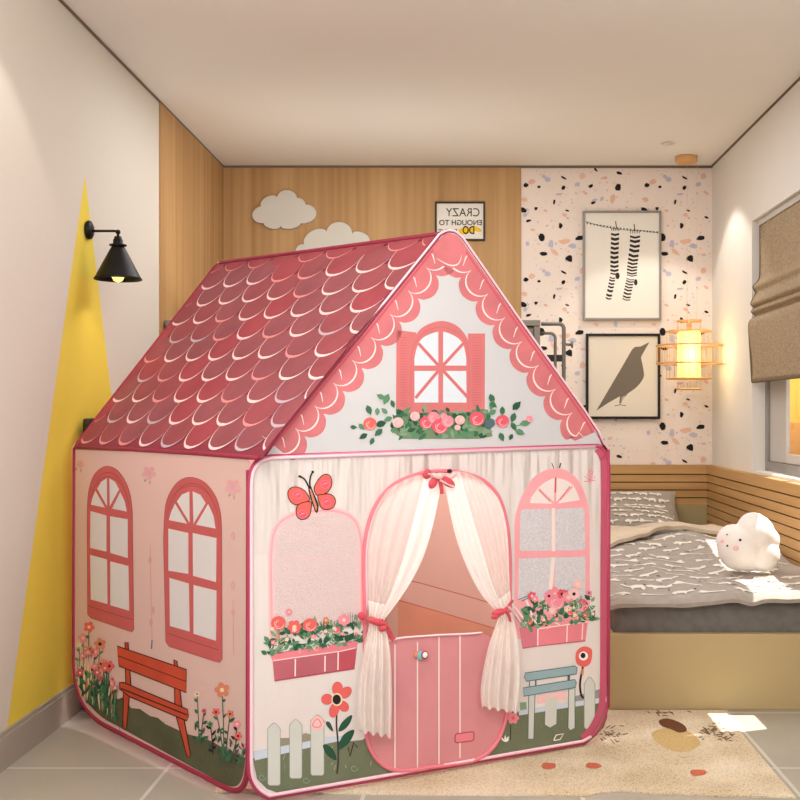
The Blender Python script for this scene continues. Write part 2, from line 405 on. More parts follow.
for gy in range(13):
    for gx in range(8):
        cx = DX0+.04+(gx+.5*(gy % 2))*.108+RD.uniform(-.015, .015); cy = DY0+.05+gy*.098+RD.uniform(-.015, .015)
        if cx > DX1-.06 or cy > DY1-.05: continue
        pts = RD.choice(anim)
        if RD.random() < .5: pts = [(-x, y) for x, y in pts][::-1]
        drape(dz, dv, cx, cy, pts, RD.uniform(.036, .050), RD.uniform(.045, .075), RD.uniform(-.35, .35), 1, .0022)
        for _ in range(2):
            drape(dz, dv, min(DX1-.02, cx+RD.uniform(-.05, .06)), min(DY1-.02, max(DY0+.03, cy+RD.uniform(.03, .06))), ell(0, 0, 1, 1, n=7), RD.uniform(.003, .007), RD.uniform(.003, .007), RD.uniform(0, 3), RD.choice((2, 2, 3)), .002)
tag(dv.build('duvet', [M_duvet, M_white, M_dot, M_pk], org=(.9, 4.4, .38)), 'rumpled grey duvet printed with white animals, spread over the mattress', 'duvet')
# beige folded blanket behind the duvet
fb = MB(); P = []
M_beige = pm('beige_linen', (214,198,178), .9, .04, 20, bump=.2, bscale=250)
def fold_sheet(x0, x1, y0, y1, zf, nx=36, ny=24, th=.02):
    mb = MB(); T_ = []; 
    for j in range(ny+1):
        y = y0+(y1-y0)*j/ny
        T_.append([Vector((x0+(x1-x0)*i/nx, y, zf(x0+(x1-x0)*i/nx, y))) for i in range(nx+1)])
    mb.grid(T_); B_ = [[Vector((p.x, p.y, p.z-th)) for p in r] for r in T_]
    mb.grid([list(reversed(r)) for r in B_]); mb.grid([T_[0][::-1], B_[0][::-1]]); mb.grid([T_[-1], B_[-1]]); mb.grid([[r[0] for r in T_], [r[0] for r in B_]]); mb.grid([[r[-1] for r in B_], [r[-1] for r in T_]])
    return mb
def bz(x, y):
    t = (y-4.62)/(5.36-4.62)
    edge = 4.66+.42*min(1, max(0, (x-.55)/.5))
    z = dz(x, min(y, DY1-.01))+.030 if y < DY1-.02 else dz(x, DY1-.03)+.030
    z += .018*math.sin(math.pi*min(1, max(0, t)))+.006*noise.noise(Vector((x*8, y*8, 1)))
    return z
mb = MB(); T_ = []
for j in range(25):
    row = []
    for i in range(41):
        x = .52+(1.20-.52)*i/40
        y0 = 4.66+.40*min(1, max(0, (x-.60)/.35))**1.2; y1 = 5.33
        y = y0+(y1-y0)*j/24
        e = j/24
        z = bz(x, y)-(.012*(1-e/.12)**2 if e < .12 else 0)
        row.append(Vector((x, y, z)))
    T_.append(row)
B_ = [[Vector((p.x, p.y, p.z-.016)) for p in r] for r in T_]
mb.grid(T_); mb.grid([list(reversed(r)) for r in B_]); mb.grid([T_[0][::-1], B_[0][::-1]]); mb.grid([T_[-1], B_[-1]]); mb.grid([[r[0] for r in T_], [r[0] for r in B_]]); mb.grid([[r[-1] for r in B_], [r[-1] for r in T_]])
tag(mb.build('folded_sheet', M_beige), 'plain beige turned-back sheet between the pillows and the duvet', 'sheet')
# pillows
M_pillow = pm('grey_pillow', (168,158,149), .9, .05, 40, bump=.2, bscale=250)
def pillow(c, w, d, h, tilt, rz, label):
    Mx = Matrix.Translation(c) @ Matrix.Rotation(rz, 4, 'Z') @ Matrix.Rotation(tilt, 4, 'X')
    def zt(x, y):
        a, b2 = abs(x)/(w/2), abs(y)/(d/2)
        return h/2*max(0, (1-a**2.6))**.55*max(0, (1-b2**2.6))**.55
    def shp(x, y):
        a, b2 = x/(w/2), y/(d/2)
        return x*(1-.07*(1-abs(b2)**2)*abs(a)**2), y*(1-.09*(1-abs(a)**2)*abs(b2)**2)
    mb = MB(); N = 26
    for sg in (1, -1):
        P = []
        for j in range(N+1):
            row = []
            for i in range(N+1):
                x, y = w*(i/N-.5), d*(j/N-.5); z = sg*zt(x, y)+ .004*noise.noise(Vector((x*12, y*12, sg))); X, Y_ = shp(x, y)
                if i in (0, N) or j in (0, N): z = 0
                row.append(Mx @ Vector((X, Y_, z)))
            P.append(row if sg > 0 else row[::-1])
        mb.grid(P)
    RP = random.Random(int(w*1000)+int(c[1]*100))
    for gy in range(6):
        for gx in range(7):
            cx = -w/2+.05+(gx+.5*(gy % 2))*w/7+RP.uniform(-.01, .01); cy = -d/2+.05+gy*d/6.3
            if abs(cx) > w/2-.05 or abs(cy) > d/2-.04: continue
            pts = RP.choice(anim)
            if RP.random() < .5: pts = [(-x, y) for x, y in pts][::-1]
            P = [Mx @ Vector((*shp(cx+x*.034, cy+y*.04), zt(cx+x*.034, cy+y*.04)+.006)) for x, y in pts]
            mb.add(P, geometry.tessellate_polygon([[Vector((x, y, 0)) for x, y in pts]]), 1)
    return tag(mb.build('pillow', [M_pillow, M_white]), label, 'pillow', 'printed pillows at the bed head')
pillow((.86, 5.88, .50), .58, .34, .11, math.radians(38), .0, 'grey animal-print pillow propped against the slatted headboard, rear of the two')
pillow((.80, 5.56, .478), .58, .36, .13, math.radians(14), .03, 'grey animal-print pillow lying in front of the propped one')
# cloud plush
cp = thing('cloud_cushion', 'white cloud-shaped plush cushion with tiny face and pink cheeks on the duvet', 'cushion', (1.08, 4.22, .42))
CYc = 4.22
def cl(u, v, Y=CYc): return at(u, v, Y)
px = CYc/F
bm = bmesh.new()
for (u, v, r, sy, dy) in ((740,548,23,.8,0),(733,541,17,.75,0),(755,534,20,.8,0),(753,528,16,.75,0),(767,540,13,.75,0),(762,554,18,.8,0),(748,558,14,.8,0),(731,549,14,.75,0)):
    p = cl(u, v); mtx = Matrix.Translation(p-Vector(cp.location)) @ Matrix.Diagonal((r*px, r*px*sy, r*px, 1))
    bmesh.ops.create_icosphere(bm, subdivisions=3, radius=1, matrix=mtx)
me = bpy.data.meshes.new('body'); bm.to_mesh(me); bm.free(); me.materials.append(pm('white_plush', (240,234,228), .95, .01, bump=.15, bscale=500, sheen=.4))
o = bpy.data.objects.new('body', me); COL.objects.link(o); o.parent = cp
md = o.modifiers.new('Remesh', 'REMESH'); md.mode = 'VOXEL'; md.voxel_size = .005; md.use_smooth_shade = True
md = o.modifiers.new('Smooth', 'SMOOTH'); md.factor = .5; md.iterations = 6
M_eye = pm('stitch_black', (30,28,28), .5); M_cheek = pm('cheek_pink', (240,196,196), .9)
def face(name, u, v, r, mat, Y):
    p = at(u, v, Y); MB().ellipsoid(p, (r*px, 0, 0), (0, .003, 0), (0, 0, r*px)).build(name, mat, cp)
# ================================================================== WALL THINGS
def onback(u, v, off=.0): return at(u, v, YB-off)
# clouds
M_cloud = pm('cloud_grey_white', (216,214,204), .7, .01)
def cloud(pts, label):
    front = [onback(u, v, .034) for u, v in pts]
    d = [onback(u, v, .0105)-onback(u, v, .034) for u, v in pts]
    mb = MB(); n_ = len(pts); back = [Vector((p.x, YB-.0105, p.z)) for p in front]
    tris = geometry.tessellate_polygon([[Vector((u, v, 0)) for u, v in pts]])
    mb.add(front, tris, 0)
    mb.add(front+back, [(i, i+n_, (i+1) % n_+n_, (i+1) % n_) for i in range(n_)], 0)
    mb.add(back, [t[::-1] for t in tris], 0)
    return tag(mb.build('wall_cloud', M_cloud, fix=True), label, 'wall decoration', 'cloud cut-outs on the oak wall')
def lobes(cs, zx, zy, s):
    pts = []
    for (x0, y0), (x1, y1), bul in cs:
        a = Vector((x0, y0)); b2 = Vector((x1, y1)); nrm = Vector(((b2-a).y, -(b2-a).x)).normalized()
        for k in range(10):
            t = .5-.5*math.cos(math.pi*k/10); p = a.lerp(b2, t)+nrm*bul*math.sin(math.pi*k/10); pts.append((zx+p.x*s, zy+p.y*s))
    return pts
S = .175
cloud(lobes([((120,150),(213,100),32),((213,100),(325,105),45),((325,105),(372,140),14),((372,140),(380,243),60),((380,243),(345,245),4),((345,245),(232,262),24),((232,262),(135,245),24),((135,245),(120,150),58)], 240, 180, S), 'white wooden cloud cut-out hanging whole above the playhouse ridge, the upper left one')
cloud(lobes([((368,370),(495,295),46),((495,295),(640,308),62),((640,308),(740,350),30),((740,350),(760,430),30),((760,430),(330,435),-8),((330,435),(368,370),30)], 240, 180, S), 'white wooden cloud cut-out half hidden behind the pink roof ridge')
# frames
M_fgrey = pm('pewter_frame', (150,144,138), .4, metal=.3); M_fblk = pm('black_frame', (26,24,24), .4); M_paper2 = pm('print_paper', (236,231,222), .9); M_paperc = pm('cream_paper', (226,217,203), .9); M_ink = pm('ink_black', (52,48,46), .9); M_inkg = pm('ink_grey', (118,108,98), .9)
def frame(name, label, box, bw, M_f, M_p, t=.026):
    u0, v0, u1, v1 = box; k = (YB-t)/F
    off0 = .0105 if u1 < 521 else .002
    A = at(u0, v1, YB-t); B = at(u1, v0, YB-t)
    r = thing(name, label, 'picture', ((A.x+B.x)/2, YB-t, A.z), None)
    w = bw*k
    mb = MB(); y0, y1 = YB-t, YB-off0
    mb.box((A.x, y0, A.z), (B.x, y1, A.z+w)).box((A.x, y0, B.z-w), (B.x, y1, B.z)).box((A.x, y0, A.z+w), (A.x+w, y1, B.z-w)).box((B.x-w, y0, A.z+w), (B.x, y1, B.z-w))
    mb.build('frame', M_f, r, bevel=.002)
    MB().box((A.x+w, y0+.010, A.z+w), (B.x-w, y1-.001, B.z-w)).build('paper', M_p, r)
    return r, Plane((0, y0+.010, 0), (0, 1, 0))
fr1, pl1 = frame('framed_print', 'pewter-framed print of two striped socks on a line, upper picture on the speckled wall', (583,210.5,661.5,320), 2.2, M_fgrey, M_paper2)
def zs(pts): return zc(pts, 575, 200, .1624)
pr = Print(pl1, .3)
pr.line(zs(smooth([(66,132),(150,158),(250,178),(330,186),(430,192),(515,203)], 6, False)), .5, M_ink)
for k in range(22):
    x = 75+k*20.5; y = 136+ (x-66)*.19-((x-66)/450)**2*28
    pr.poly(zs([(x-6, y), (x+7, y+1), (x+2, y+14)]), M_ink)
pr.line(zs([(250,130),(256,175)]), .9, M_ink); pr.line(zs([(364,148),(369,188)]), .9, M_ink)
def sock(cl_, wid, n_):
    c = smooth(cl_, 40, False); N = len(c)
    for k in range(n_):
        i = int((k+.5)/n_*(N-2)); i2 = min(N-1, i+max(1, int(N/n_*.58)))
        def cross(i, w):
            a, b2 = c[max(0, i-1)], c[min(N-1, i+1)]; dx, dy = b2[0]-a[0], b2[1]-a[1]; l = math.hypot(dx, dy)
            return (-dy/l*w, dx/l*w)
        n1, n2 = cross(i, wid), cross(i2, wid)
        sag = .25*wid
        d_ = (c[min(N-1, i+1)][0]-c[max(0, i-1)][0], c[min(N-1, i+1)][1]-c[max(0, i-1)][1]); l = math.hypot(*d_); dn = (d_[0]/l*sag, d_[1]/l*sag)
        q = [(c[i][0]+n1[0], c[i][1]+n1[1]), (c[i][0]+dn[0], c[i][1]+dn[1]), (c[i][0]-n1[0], c[i][1]-n1[1]), (c[i2][0]-n2[0], c[i2][1]-n2[1]), (c[i2][0]+dn[0], c[i2][1]+dn[1]), (c[i2][0]+n2[0], c[i2][1]+n2[1])]
        pr.poly(zs(q), M_ink)
for x in range(5):
    pr.line(zs([(226+x*11,172),(226+x*11,190)]), .7, M_ink); pr.line(zs([(343+x*13,186),(343+x*13,206)]), .7, M_ink)
sock([(247,195),(246,260),(243,330),(243,400),(243,455)], 25, 10); sock([(232,470),(222,530),(205,610)], 18, 7)
sock([(370,210),(368,280),(358,360),(352,420),(350,465)], 31, 11); sock([(342,480),(330,540),(315,615)], 24, 8)
pr.poly(zs(ell(262,467,13,20)), M_ink); pr.poly(zs(ell(374,507,11,19)), M_ink)
pr.build('sock_drawing', fr1)
fr2, pl2 = frame('framed_print', 'black-framed print of a standing grey bird, lower picture on the speckled wall', (586,333.5,660.5,419), 2.6, M_fblk, M_paperc)
pr = Print(pl2, .3); zb = lambda p: zc(p, 520, 300, .25)
bird = [(518,168),(487,222)]+smooth([(484,232),(494,280),(494,310),(470,345),(430,375)], 6, False)+[(408,390),(402,412),(397,412),(400,385),(352,412),(305,443),(345,375),(395,290),(440,212)]+smooth([(447,200),(460,188),(480,187)], 4, False)
pr.poly(zb(bird), M_inkg)
pr.line(zb([(428,378),(412,392),(400,418)]), .7, M_inkg); pr.line(zb([(378,424),(400,419),(424,423)]), .7, M_inkg)
pr.build('bird_drawing', fr2)
fr3, pl3 = frame('framed_print', 'small black-framed lettering print on the oak wall behind the roof peak', (435,201.5,485,240.5), 1.7, pm('dark_brown_frame', (48,36,30), .5), M_paper2)
pr = Print(pl3, .2); M_yel = pm('highlighter_yellow', (240,196,40), .9)
zt_ = lambda p: zc(p, 430, 195, .075)
pr.poly(zt_(smooth([(385,465),(440,440),(540,425),(600,415),(680,455),(682,490),(600,485),(560,500),(480,520),(400,525)], 5)), M_yel)
pr.build('yellow_highlight', fr3)
def lettering(txt, x_right, x_left, y0, y1, wgt):
    cu = bpy.data.curves.new('t', 'FONT'); cu.body = txt; cu.size = 1; cu.offset = wgt
    ob = bpy.data.objects.new('t', cu); COL.objects.link(ob); dg = bpy.context.evaluated_depsgraph_get()
    me = ob.evaluated_get(dg).to_mesh(); vs = [v.co.copy() for v in me.vertices]; fs = [list(p.vertices) for p in me.polygons]
    bpy.data.objects.remove(ob)
    xa, xb = min(v.x for v in vs), max(v.x for v in vs); ya, yb = min(v.y for v in vs), max(v.y for v in vs)
    P = []
    for v in vs:
        U = x_right+(v.x-xa)/(xb-xa)*(x_left-x_right); V = y1+(v.y-ya)/(yb-ya)*(y0-y1)
        (u, w), = zt_([(U, V)]); P.append(pl3.hit(u, w, .0012))
    return P, fs
mb = MB()
for a in (('CRAZY', 660, 212, 175, 285, .0), ('ENOUGH TO', 690, 122, 332, 403, .012), ('DO', 592, 435, 412, 522, .02), ('BUT IT', 360, 110, 455, 520, .0)):
    P, fs = lettering(*a); MB().add(P, fs, 0).build('lettering', M_ink, fr3)
# sconce
lx = F*-XL/(CX-87); LYs = lx
sc_ = thing('wall_lamp', 'black metal cone-shade wall lamp mounted on the yellow triangle', 'lamp', (XL, LYs, 1.55))
M_blk = pm('black_metal', (24,22,21), .45, .05, metal=.3)
zz = lambda v: H+(CY-v)/F*LYs
pX = lambda u: (u-CX)/F*LYs
Rx = Matrix.Rotation(math.pi/2, 3, 'Y')
MB().lathe([(0,.0),(.030,0),(.034,.006),(.032,.014),(.02,.02),(0,.021)], (XL+.0, LYs, zz(230)), M=Rx).build('backplate', M_blk, sc_)
ex = pX(118)
MB().tube([(XL+.018, LYs, zz(231)), (ex-.012, LYs, zz(231)), (ex, LYs, zz(231.5))], .0045).ellipsoid((ex, LYs, zz(232)), (.009,0,0), (0,.009,0), (0,0,.009)).tube([(ex, LYs, zz(232)), (ex, LYs, zz(238))], .005).build('arm', M_blk, sc_)
MB().lathe([(.0,zz(236)),(.012,zz(236.5)),(.014,zz(239)),(.017,zz(240)),(.017,zz(244)),(.030,zz(244.5)),(.030,zz(246)),(.018,zz(246.5)),(.0,zz(247))], (ex, LYs, 0), n=20).build('socket', M_blk, sc_)
MB().lathe([(.018,zz(245.5)),(.024,zz(247.5)),(.078,zz(277)),(.084,zz(279.3)),(.082,zz(279.8)),(.074,zz(277)),(.020,zz(249)),(.016,zz(247))], (ex, LYs, 0), n=36).build('lamp_shade', M_blk, sc_)
MB().lathe([(.0,zz(282.5)),(.014,zz(281)),(.022,zz(277)),(.022,zz(273)),(.012,zz(264)),(.010,zz(250)),(0,zz(249.5))], (ex, LYs, 0), n=20).build('bulb', emis('warm_bulb', (255,205,120), 2.0), sc_)
# pendant lantern
PY = 5.84; pk = PY/F; pcx = (689-CX)*pk
pd = thing('pendant_lamp', 'bamboo-ring pendant lantern with glowing yellow cylinder hanging in the right corner', 'lamp', (pcx, PY, H+(CY-388)*pk))
pz = lambda v: H+(CY-v)*pk
M_bam = pm('bamboo', (222,172,116), .5, .06, 20)
MB().lathe([(0,CEIL-.035),(.052,CEIL-.035),(.058,CEIL-.030),(.058,CEIL),(0,CEIL)], (pcx-.008, PY+.03, 0), n=40).build('ceiling_canopy', M_bam, pd)
MB().tube([(pcx-.010, PY, CEIL-.03), (pcx-.010, PY, pz(321))], .0007, n=6).tube([(pcx+.045, PY, CEIL-.03), (pcx+.042, PY, pz(331))], .0006, n=6).build('cord', pm('pale_cord', (226,190,150), .6), pd)
def ring(v, r, rr=.0045):
    mb = MB(); mb.tube([(pcx+r*math.cos(2*math.pi*k/40), PY+r*math.sin(2*math.pi*k/40), pz(v)) for k in range(40)], rr, closed=True); return mb
rings = [(321,.062),(331.5,.117),(345.5,.170),(363.5,.170),(378.5,.117),(389,.062)]
for i, (v, r) in enumerate(rings):
    mb = ring(v, r)
    if i in (1, 4):
        for k in range(4):
            a = math.pi/4+k*math.pi/2; mb.tube([(pcx+.06*math.cos(a), PY+.06*math.sin(a), pz(v)), (pcx+r*math.cos(a), PY+r*math.sin(a), pz(v))], .002, n=6)
    if i in (2, 3):
        for k in range(4):
            a = k*math.pi/2; mb.tube([(pcx+.11*math.cos(a), PY+.11*math.sin(a), pz(v)), (pcx+r*math.cos(a), PY+r*math.sin(a), pz(v))], .002, n=6)
    if i == 0: mb.tube([(pcx-.06, PY, pz(v)), (pcx+.06, PY, pz(v))], .003, n=6).lathe([(0,pz(321)),(.014,pz(321)),(.014,pz(331.5)),(0,pz(331.5))], (pcx, PY, 0), n=16).tube([(pcx-.117, PY, pz(331.5)), (pcx+.117, PY, pz(331.5))], .003, n=6).tube([(pcx, PY-.117, pz(331.5)), (pcx, PY+.117, pz(331.5))], .003, n=6)
    mb.build('bamboo_ring', M_bam, pd)
mb = MB()
for (va, vb, r, n_) in ((321,331.5,.062,10),(331.5,378.5,.117,18),(345.5,363.5,.170,28),(378.5,389,.062,10)):
    for k in range(n_):
        a = 2*math.pi*k/n_; mb.tube([(pcx+r*math.cos(a), PY+r*math.sin(a), pz(va)), (pcx+r*math.cos(a), PY+r*math.sin(a), pz(vb))], .0011, n=5)
o = mb.build('bamboo_rods', M_bam, pd); o['kind'] = 'stuff'
m, n, b = nt('lantern_glow'); L = n.links
g = n.nodes.new('ShaderNodeTexCoord'); no = n.nodes.new('ShaderNodeTexNoise'); no.inputs['Scale'].default_value = 12; L.new(g.outputs['Object'], no.inputs['Vector'])
L.new(mixrgb(n, no.outputs['Fac'], lin((255,226,96)), lin((255,240,150))), b.inputs['Emission Color']); b.inputs['Emission Strength'].default_value = 1.05; b.inputs['Base Color'].default_value = lin((250,225,130))
MB().lathe([(0,pz(331.8)),(.058,pz(332)),(.060,pz(333)),(.060,pz(377)),(.058,pz(378)),(0,pz(378.2))], (pcx, PY, 0), n=36).build('lamp_shade', m, pd)
# downlight
dl = thing('downlight', 'small recessed round downlight in the ceiling near the pendant canopy', 'light', (1.03, 5.58, CEIL-.006))
MB().lathe([(.026,CEIL-.0005),(.036,CEIL-.004),(.034,CEIL-.006),(.024,CEIL-.005),(.022,CEIL-.001),(.0,CEIL-.001)], (1.03, 5.58, 0), n=28).build('trim_ring', pm('white_ring', (225,218,208), .4), dl)
# roman blind
bl = thing('roman_blind', 'beige linen roman blind with stacked folds half lowered in the window', 'blind', (XR+.03, 4.46, 1.17))
M_lin = pm('linen_blind', (172,152,124), .9, .16, 150, bump=.5, bscale=500, stretch=(1,.25,1), detail=2)
M_hem = pm('blind_hem', (112,98,78), .9)
bx = XR
prof = [(.040,1.93),(.040,1.70),(.030,1.655),(.008,1.628),(.020,1.60),(.004,1.565),(-.002,1.545),(.016,1.530),(.0,1.512),(.014,1.500),(.020,1.487),(.0,1.472),(-.012,1.45),(-.010,1.38),(-.004,1.28),(.002,1.180)]
ys = [3.72+ (5.205-3.72)*k/30 for k in range(31)]
pp = smooth(prof, 4, False)
def prow(x, z): return [Vector((bx+x-.010+.004*noise.noise(Vector((y*2, z*7, 0))), y, z)) for y in ys]
mb = MB(); mb.grid([prow(x, z) for x, z in pp]); o = mb.build('fabric', M_lin, bl, solid=.006); o.modifiers['Solid'].offset = 0
mb = MB(); mb.tube([(bx+x-.011, 5.206, z) for x, z in pp], .006, n=6).tube([(bx-.008, 5.206, 1.178), (bx-.008, 3.72, 1.178)], .007, n=6); mb.build('hem_tape', M_hem, bl)
MB().box((bx+.018, 3.72, 1.915), (bx+.05, 5.207, 1.944)).build('head_rail', M_alu2, bl)
# grey cabinet + rail behind the tent
KY = 4.87; KX1 = (540.3-CX)/F*KY; KZ = H+(CY-320)/F*KY
cab = thing('storage_cabinet', 'wide grey cabinet with an overhanging top behind the playhouse', 'cabinet', (-.5, KY+.25, 0))
M_cab = pm('grey_laminate', (128,126,116), .5, .03); M_cab2 = pm('grey_laminate_top', (134,131,120), .5, .03)
MB().box((XL+.02, KY+.018, .06), (KX1-.002, KY+.50, KZ-.03)).box((XL+.05, KY+.05, 0), (KX1-.04, KY+.48, .06)).build('body', M_cab, cab)
MB().box((XL+.012, KY-.004, KZ-.026), (KX1+.0, KY+.50, KZ)).build('top', M_cab2, cab, bevel=.002)
nd = 4; x0 = XL+.025; wd = (KX1-.028-x0)/nd
for k in range(nd):
    dr = MB().box((x0+k*wd+.003, KY, .07), (x0+(k+1)*wd-.003, KY+.017, KZ-.040)).build('door', M_cab, cab, bevel=.002)
    hx = x0+k*wd+(wd-.04 if k % 2 == 0 else .04)
    MB().tube([(hx, KY, .75), (hx, KY-.02, .755), (hx, KY-.02, .875), (hx, KY, .88)], .004).build('handle', M_blk, dr)
MB().box((KX1-.026, KY-.002, .06), (KX1-.001, KY+.018, KZ-.028)).build('end_stile', M_cab2, cab)
rl = thing('tubular_rail', 'grey bent-tube rail with a dark crossbar beside the cabinet end', 'rail', (KX1+.06, KY+.06, 0))
RY = KY+.04; rk = RY/F
M_rail = pm('grey_tube', (122,119,110), .4, metal=.2)
def rp_(u, v): return at(u, v, RY)
def bend(u0, v0, u1, vend, r=5):
    arc = [(u1-r+r*math.sin(a), v0+r-r*math.cos(a)) for a in [math.pi/2*k/8 for k in range(9)]]
    return [rp_(u0, v0)]+[rp_(*q) for q in arc]+[Vector((rp_(u1, 400).x, RY, vend))]
MB().tube(bend(541.2, 323.8, 563.8, .0), .0088, n=12).build('outer_tube', M_rail, rl)
MB().tube(bend(541.2, 333.2, 555.2, .0), .0068, n=12).build('inner_tube', M_rail, rl)
MB().tube([rp_(566, 344.5), rp_(571.5, 344.5)], .0062, n=12).tube([rp_(571.3, 344.5), rp_(573, 344.5)], .0155, n=16).build('knob', M_rail, rl)
p, q_ = rp_(543, 361.5), rp_(563, 354.8)
MB().box((p.x, RY-.004, p.z), (q_.x, RY+.010, q_.z)).build('crossbar', pm('dark_bar', (40,37,34), .5), rl)
# hamper at the left wall
hm = MB(); hx0, hx1, hy0, hy1, hz = XL+.016, XL+.16, 3.80, 4.18, 1.012
prof2 = rounded([(hx0,hy0),(hx1,hy0),(hx1,hy1),(hx0,hy1)], [.02,.07,.04,.02], 5)
hm.prism([Vector((x, y, .0)) for x, y in prof2][::-1], (0, 0, hz))
M_wick = pm('dark_wicker', (22,20,16), .7, c2=(70,62,48), scale=55, bump=1.0, bscale=90)
tag(hm.build('wicker_hamper', M_wick, bevel=.008), 'tall slim dark woven hamper between the yellow wall and the playhouse', 'hamper')
# ================================================================== RUG
M_rug = None
m, n, b = nt('rug_pile'); L = n.links
g = n.nodes.new('ShaderNodeNewGeometry')
no = n.nodes.new('ShaderNodeTexNoise'); no.inputs['Scale'].default_value = 260; no.inputs['Detail'].default_value = 2; L.new(g.outputs['Position'], no.inputs['Vector'])
n2 = n.nodes.new('ShaderNodeTexNoise'); n2.inputs['Scale'].default_value = 3.2; n2.inputs['Detail'].default_value = 2; L.new(g.outputs['Position'], n2.inputs['Vector'])
rp = n.nodes.new('ShaderNodeValToRGB'); rp.color_ramp.elements[0].position = .40; rp.color_ramp.elements[1].position = .62
rp.color_ramp.elements[0].color = lin((212,194,164)); rp.color_ramp.elements[1].color = lin((230,216,192)); L.new(n2.outputs['Fac'], rp.inputs['Fac'])
sp = math_node(n, 'MULTIPLY', math_node(n, 'GREATER_THAN', no.outputs['Fac'], .585), math_node(n, 'SUBTRACT', 1.0, n2.outputs['Fac']))
L.new(mixrgb(n, sp, rp.outputs[0], lin((120,94,62))), b.inputs['Base Color']); b.inputs['Roughness'].default_value = .95; b.inputs['Specular IOR Level'].default_value = .1
bp = n.nodes.new('ShaderNodeBump'); bp.inputs['Strength'].default_value = .6; bp.inputs['Distance'].default_value = .006; L.new(no.outputs['Fac'], bp.inputs['Height']); L.new(bp.outputs[0], b.inputs['Normal'])
M_rug = m
RZ = .005
rug_px = [(214,792),(240,791),(420,794),(550,795),(585,795.5),(600,792.5),(622,790.5),(650,793),(700,795),(796,797)]
rp3 = [onfloor(u, v, RZ) for u, v in rug_px]
rgt = [onfloor(781,780,RZ), onfloor(748,741,RZ), onfloor(727,713.5,RZ)]
back = [Vector((rgt[-1].x, 3.80, RZ)), Vector((-.72, 3.80, RZ))]
pts = rp3+rgt+back
mb = MB(); mb.prism([Vector((p.x, p.y, .0005)) for p in pts][::-1], (0, 0, RZ))
def rblob(px_pts, mi, z):
    P = [onfloor(u, v, RZ+.0008+z) for u, v in px_pts]; mb.add(P, geometry.tessellate_polygon([[Vector((u, v, 0)) for u, v in px_pts]]), mi)
zr = lambda p: zc(p, 590, 690, .2625)
rblob(zr(smooth([(235,165),(290,145),(370,155),(420,200),(380,232),(320,232),(260,205)], 6)), 2, 0)
rblob(zr(smooth([(262,118),(290,108),(330,118),(360,135),(368,155),(340,162),(310,150),(275,138)], 6)), 1, .0004)
for (u, v) in ((548,766),(593,765.5),(698,772.5)):
    rblob(smooth([(u+ (8.5+R.uniform(-2, 1.5))*math.cos(a), v+(3.6+R.uniform(-.8, .6))*math.sin(a)) for a in [2*math.pi*k/9 for k in range(9)]], 4), 3, .0004)
RR = random.Random(5)
for (cu, cv, su, sv, n_) in ((608,735,14,7,26),(665,712,16,4,24),(715,732,16,7,34),(725,738,10,4,10)):
    for k in range(n_):
        u, v = RR.gauss(cu, su*.6), RR.gauss(cv, sv*.6); an = RR.uniform(-.6, .9); l = RR.uniform(1.5, 4)
        if v < 711.5 or u > 700+ (v-690)*.85: continue
        rblob(ell(u, v, l, .55, an, 6), 4, .0003+RR.random()*.0003)
o = mb.build('area_rug', [M_rug, pm('rug_dark_brown', (110,68,42), .95, .3, 200, bump=.6, bscale=260), pm('rug_tan', (206,176,122), .95, .16, 220, bump=.6, bscale=260), pm('rug_coral', (208,112,84), .95, .2, 200, bump=.6, bscale=260), pm('rug_fleck', (118,92,66), .95)], org=(0, 3.3, 0))
tag(o, 'beige speckled rug with brown and coral spots under the playhouse', 'rug')
# ================================================================== PLAYHOUSE TENT
A = onfloor(72, 719.5, .015); B = onfloor(250, 804, .015); C = onfloor(608, 738.5, .015)
A.z = B.z = C.z = .012
UP = Vector((0, 0, 1))
PF = Plane(B, (C-B).cross(UP)); PS = Plane(A, (B-A).cross(UP))
WH = .917
At, Bt, Ct = A+UP*(WH-.012), B+UP*(WH-.012), C+UP*(WH-.012)
Dt = At+(Ct-Bt); D = A+(C-B)
R0 = PF.hit(447, 231)
R0 = Vector(((Bt.x+Ct.x)/2, (Bt.y+Ct.y)/2, R0.z))
PR_ = Plane(Bt, (At-Bt).cross(R0-Bt))
R1 = PR_.hit(219, 261)
tent = thing('playhouse_tent', 'pink and white fabric playhouse tent shaped like a cottage with scalloped roof', 'play tent', ((A.x+C.x)/2, (A.y+C.y)/2, .012))
def fabric(name, c, transl=.25, var=.02, bump_=.12, c2=None):
    return pm(name, c, .75, var, 3, bump=bump_, bscale=7, transl=transl, sheen=.1, spec=.25, c2=c2)
# front fabric with gathers under the seam
m, n, b = nt('ivory_front_fabric'); L = n.links
g = n.nodes.new('ShaderNodeNewGeometry'); fd = (C-B).normalized()
dt = n.nodes.new('ShaderNodeVectorMath'); dt.operation = 'DOT_PRODUCT'; L.new(g.outputs['Position'], dt.inputs[0]); dt.inputs[1].default_value = fd
sx = n.nodes.new('ShaderNodeSeparateXYZ'); L.new(g.outputs['Position'], sx.inputs[0])
cb = n.nodes.new('ShaderNodeCombineXYZ'); L.new(math_node(n, 'MULTIPLY', dt.outputs['Value'], 20), cb.inputs[0]); L.new(math_node(n, 'MULTIPLY', sx.outputs[2], 2.2), cb.inputs[1])
no = n.nodes.new('ShaderNodeTexNoise'); no.inputs['Scale'].default_value = 1; no.inputs['Detail'].default_value = 2; L.new(cb.outputs[0], no.inputs['Vector'])
mr = n.nodes.new('ShaderNodeMapRange'); mr.inputs[1].default_value = .66; mr.inputs[2].default_value = .90; L.new(sx.outputs[2], mr.inputs[0])
amp = math_node(n, 'ADD', math_node(n, 'MULTIPLY', mr.outputs[0], 1.0), .10)
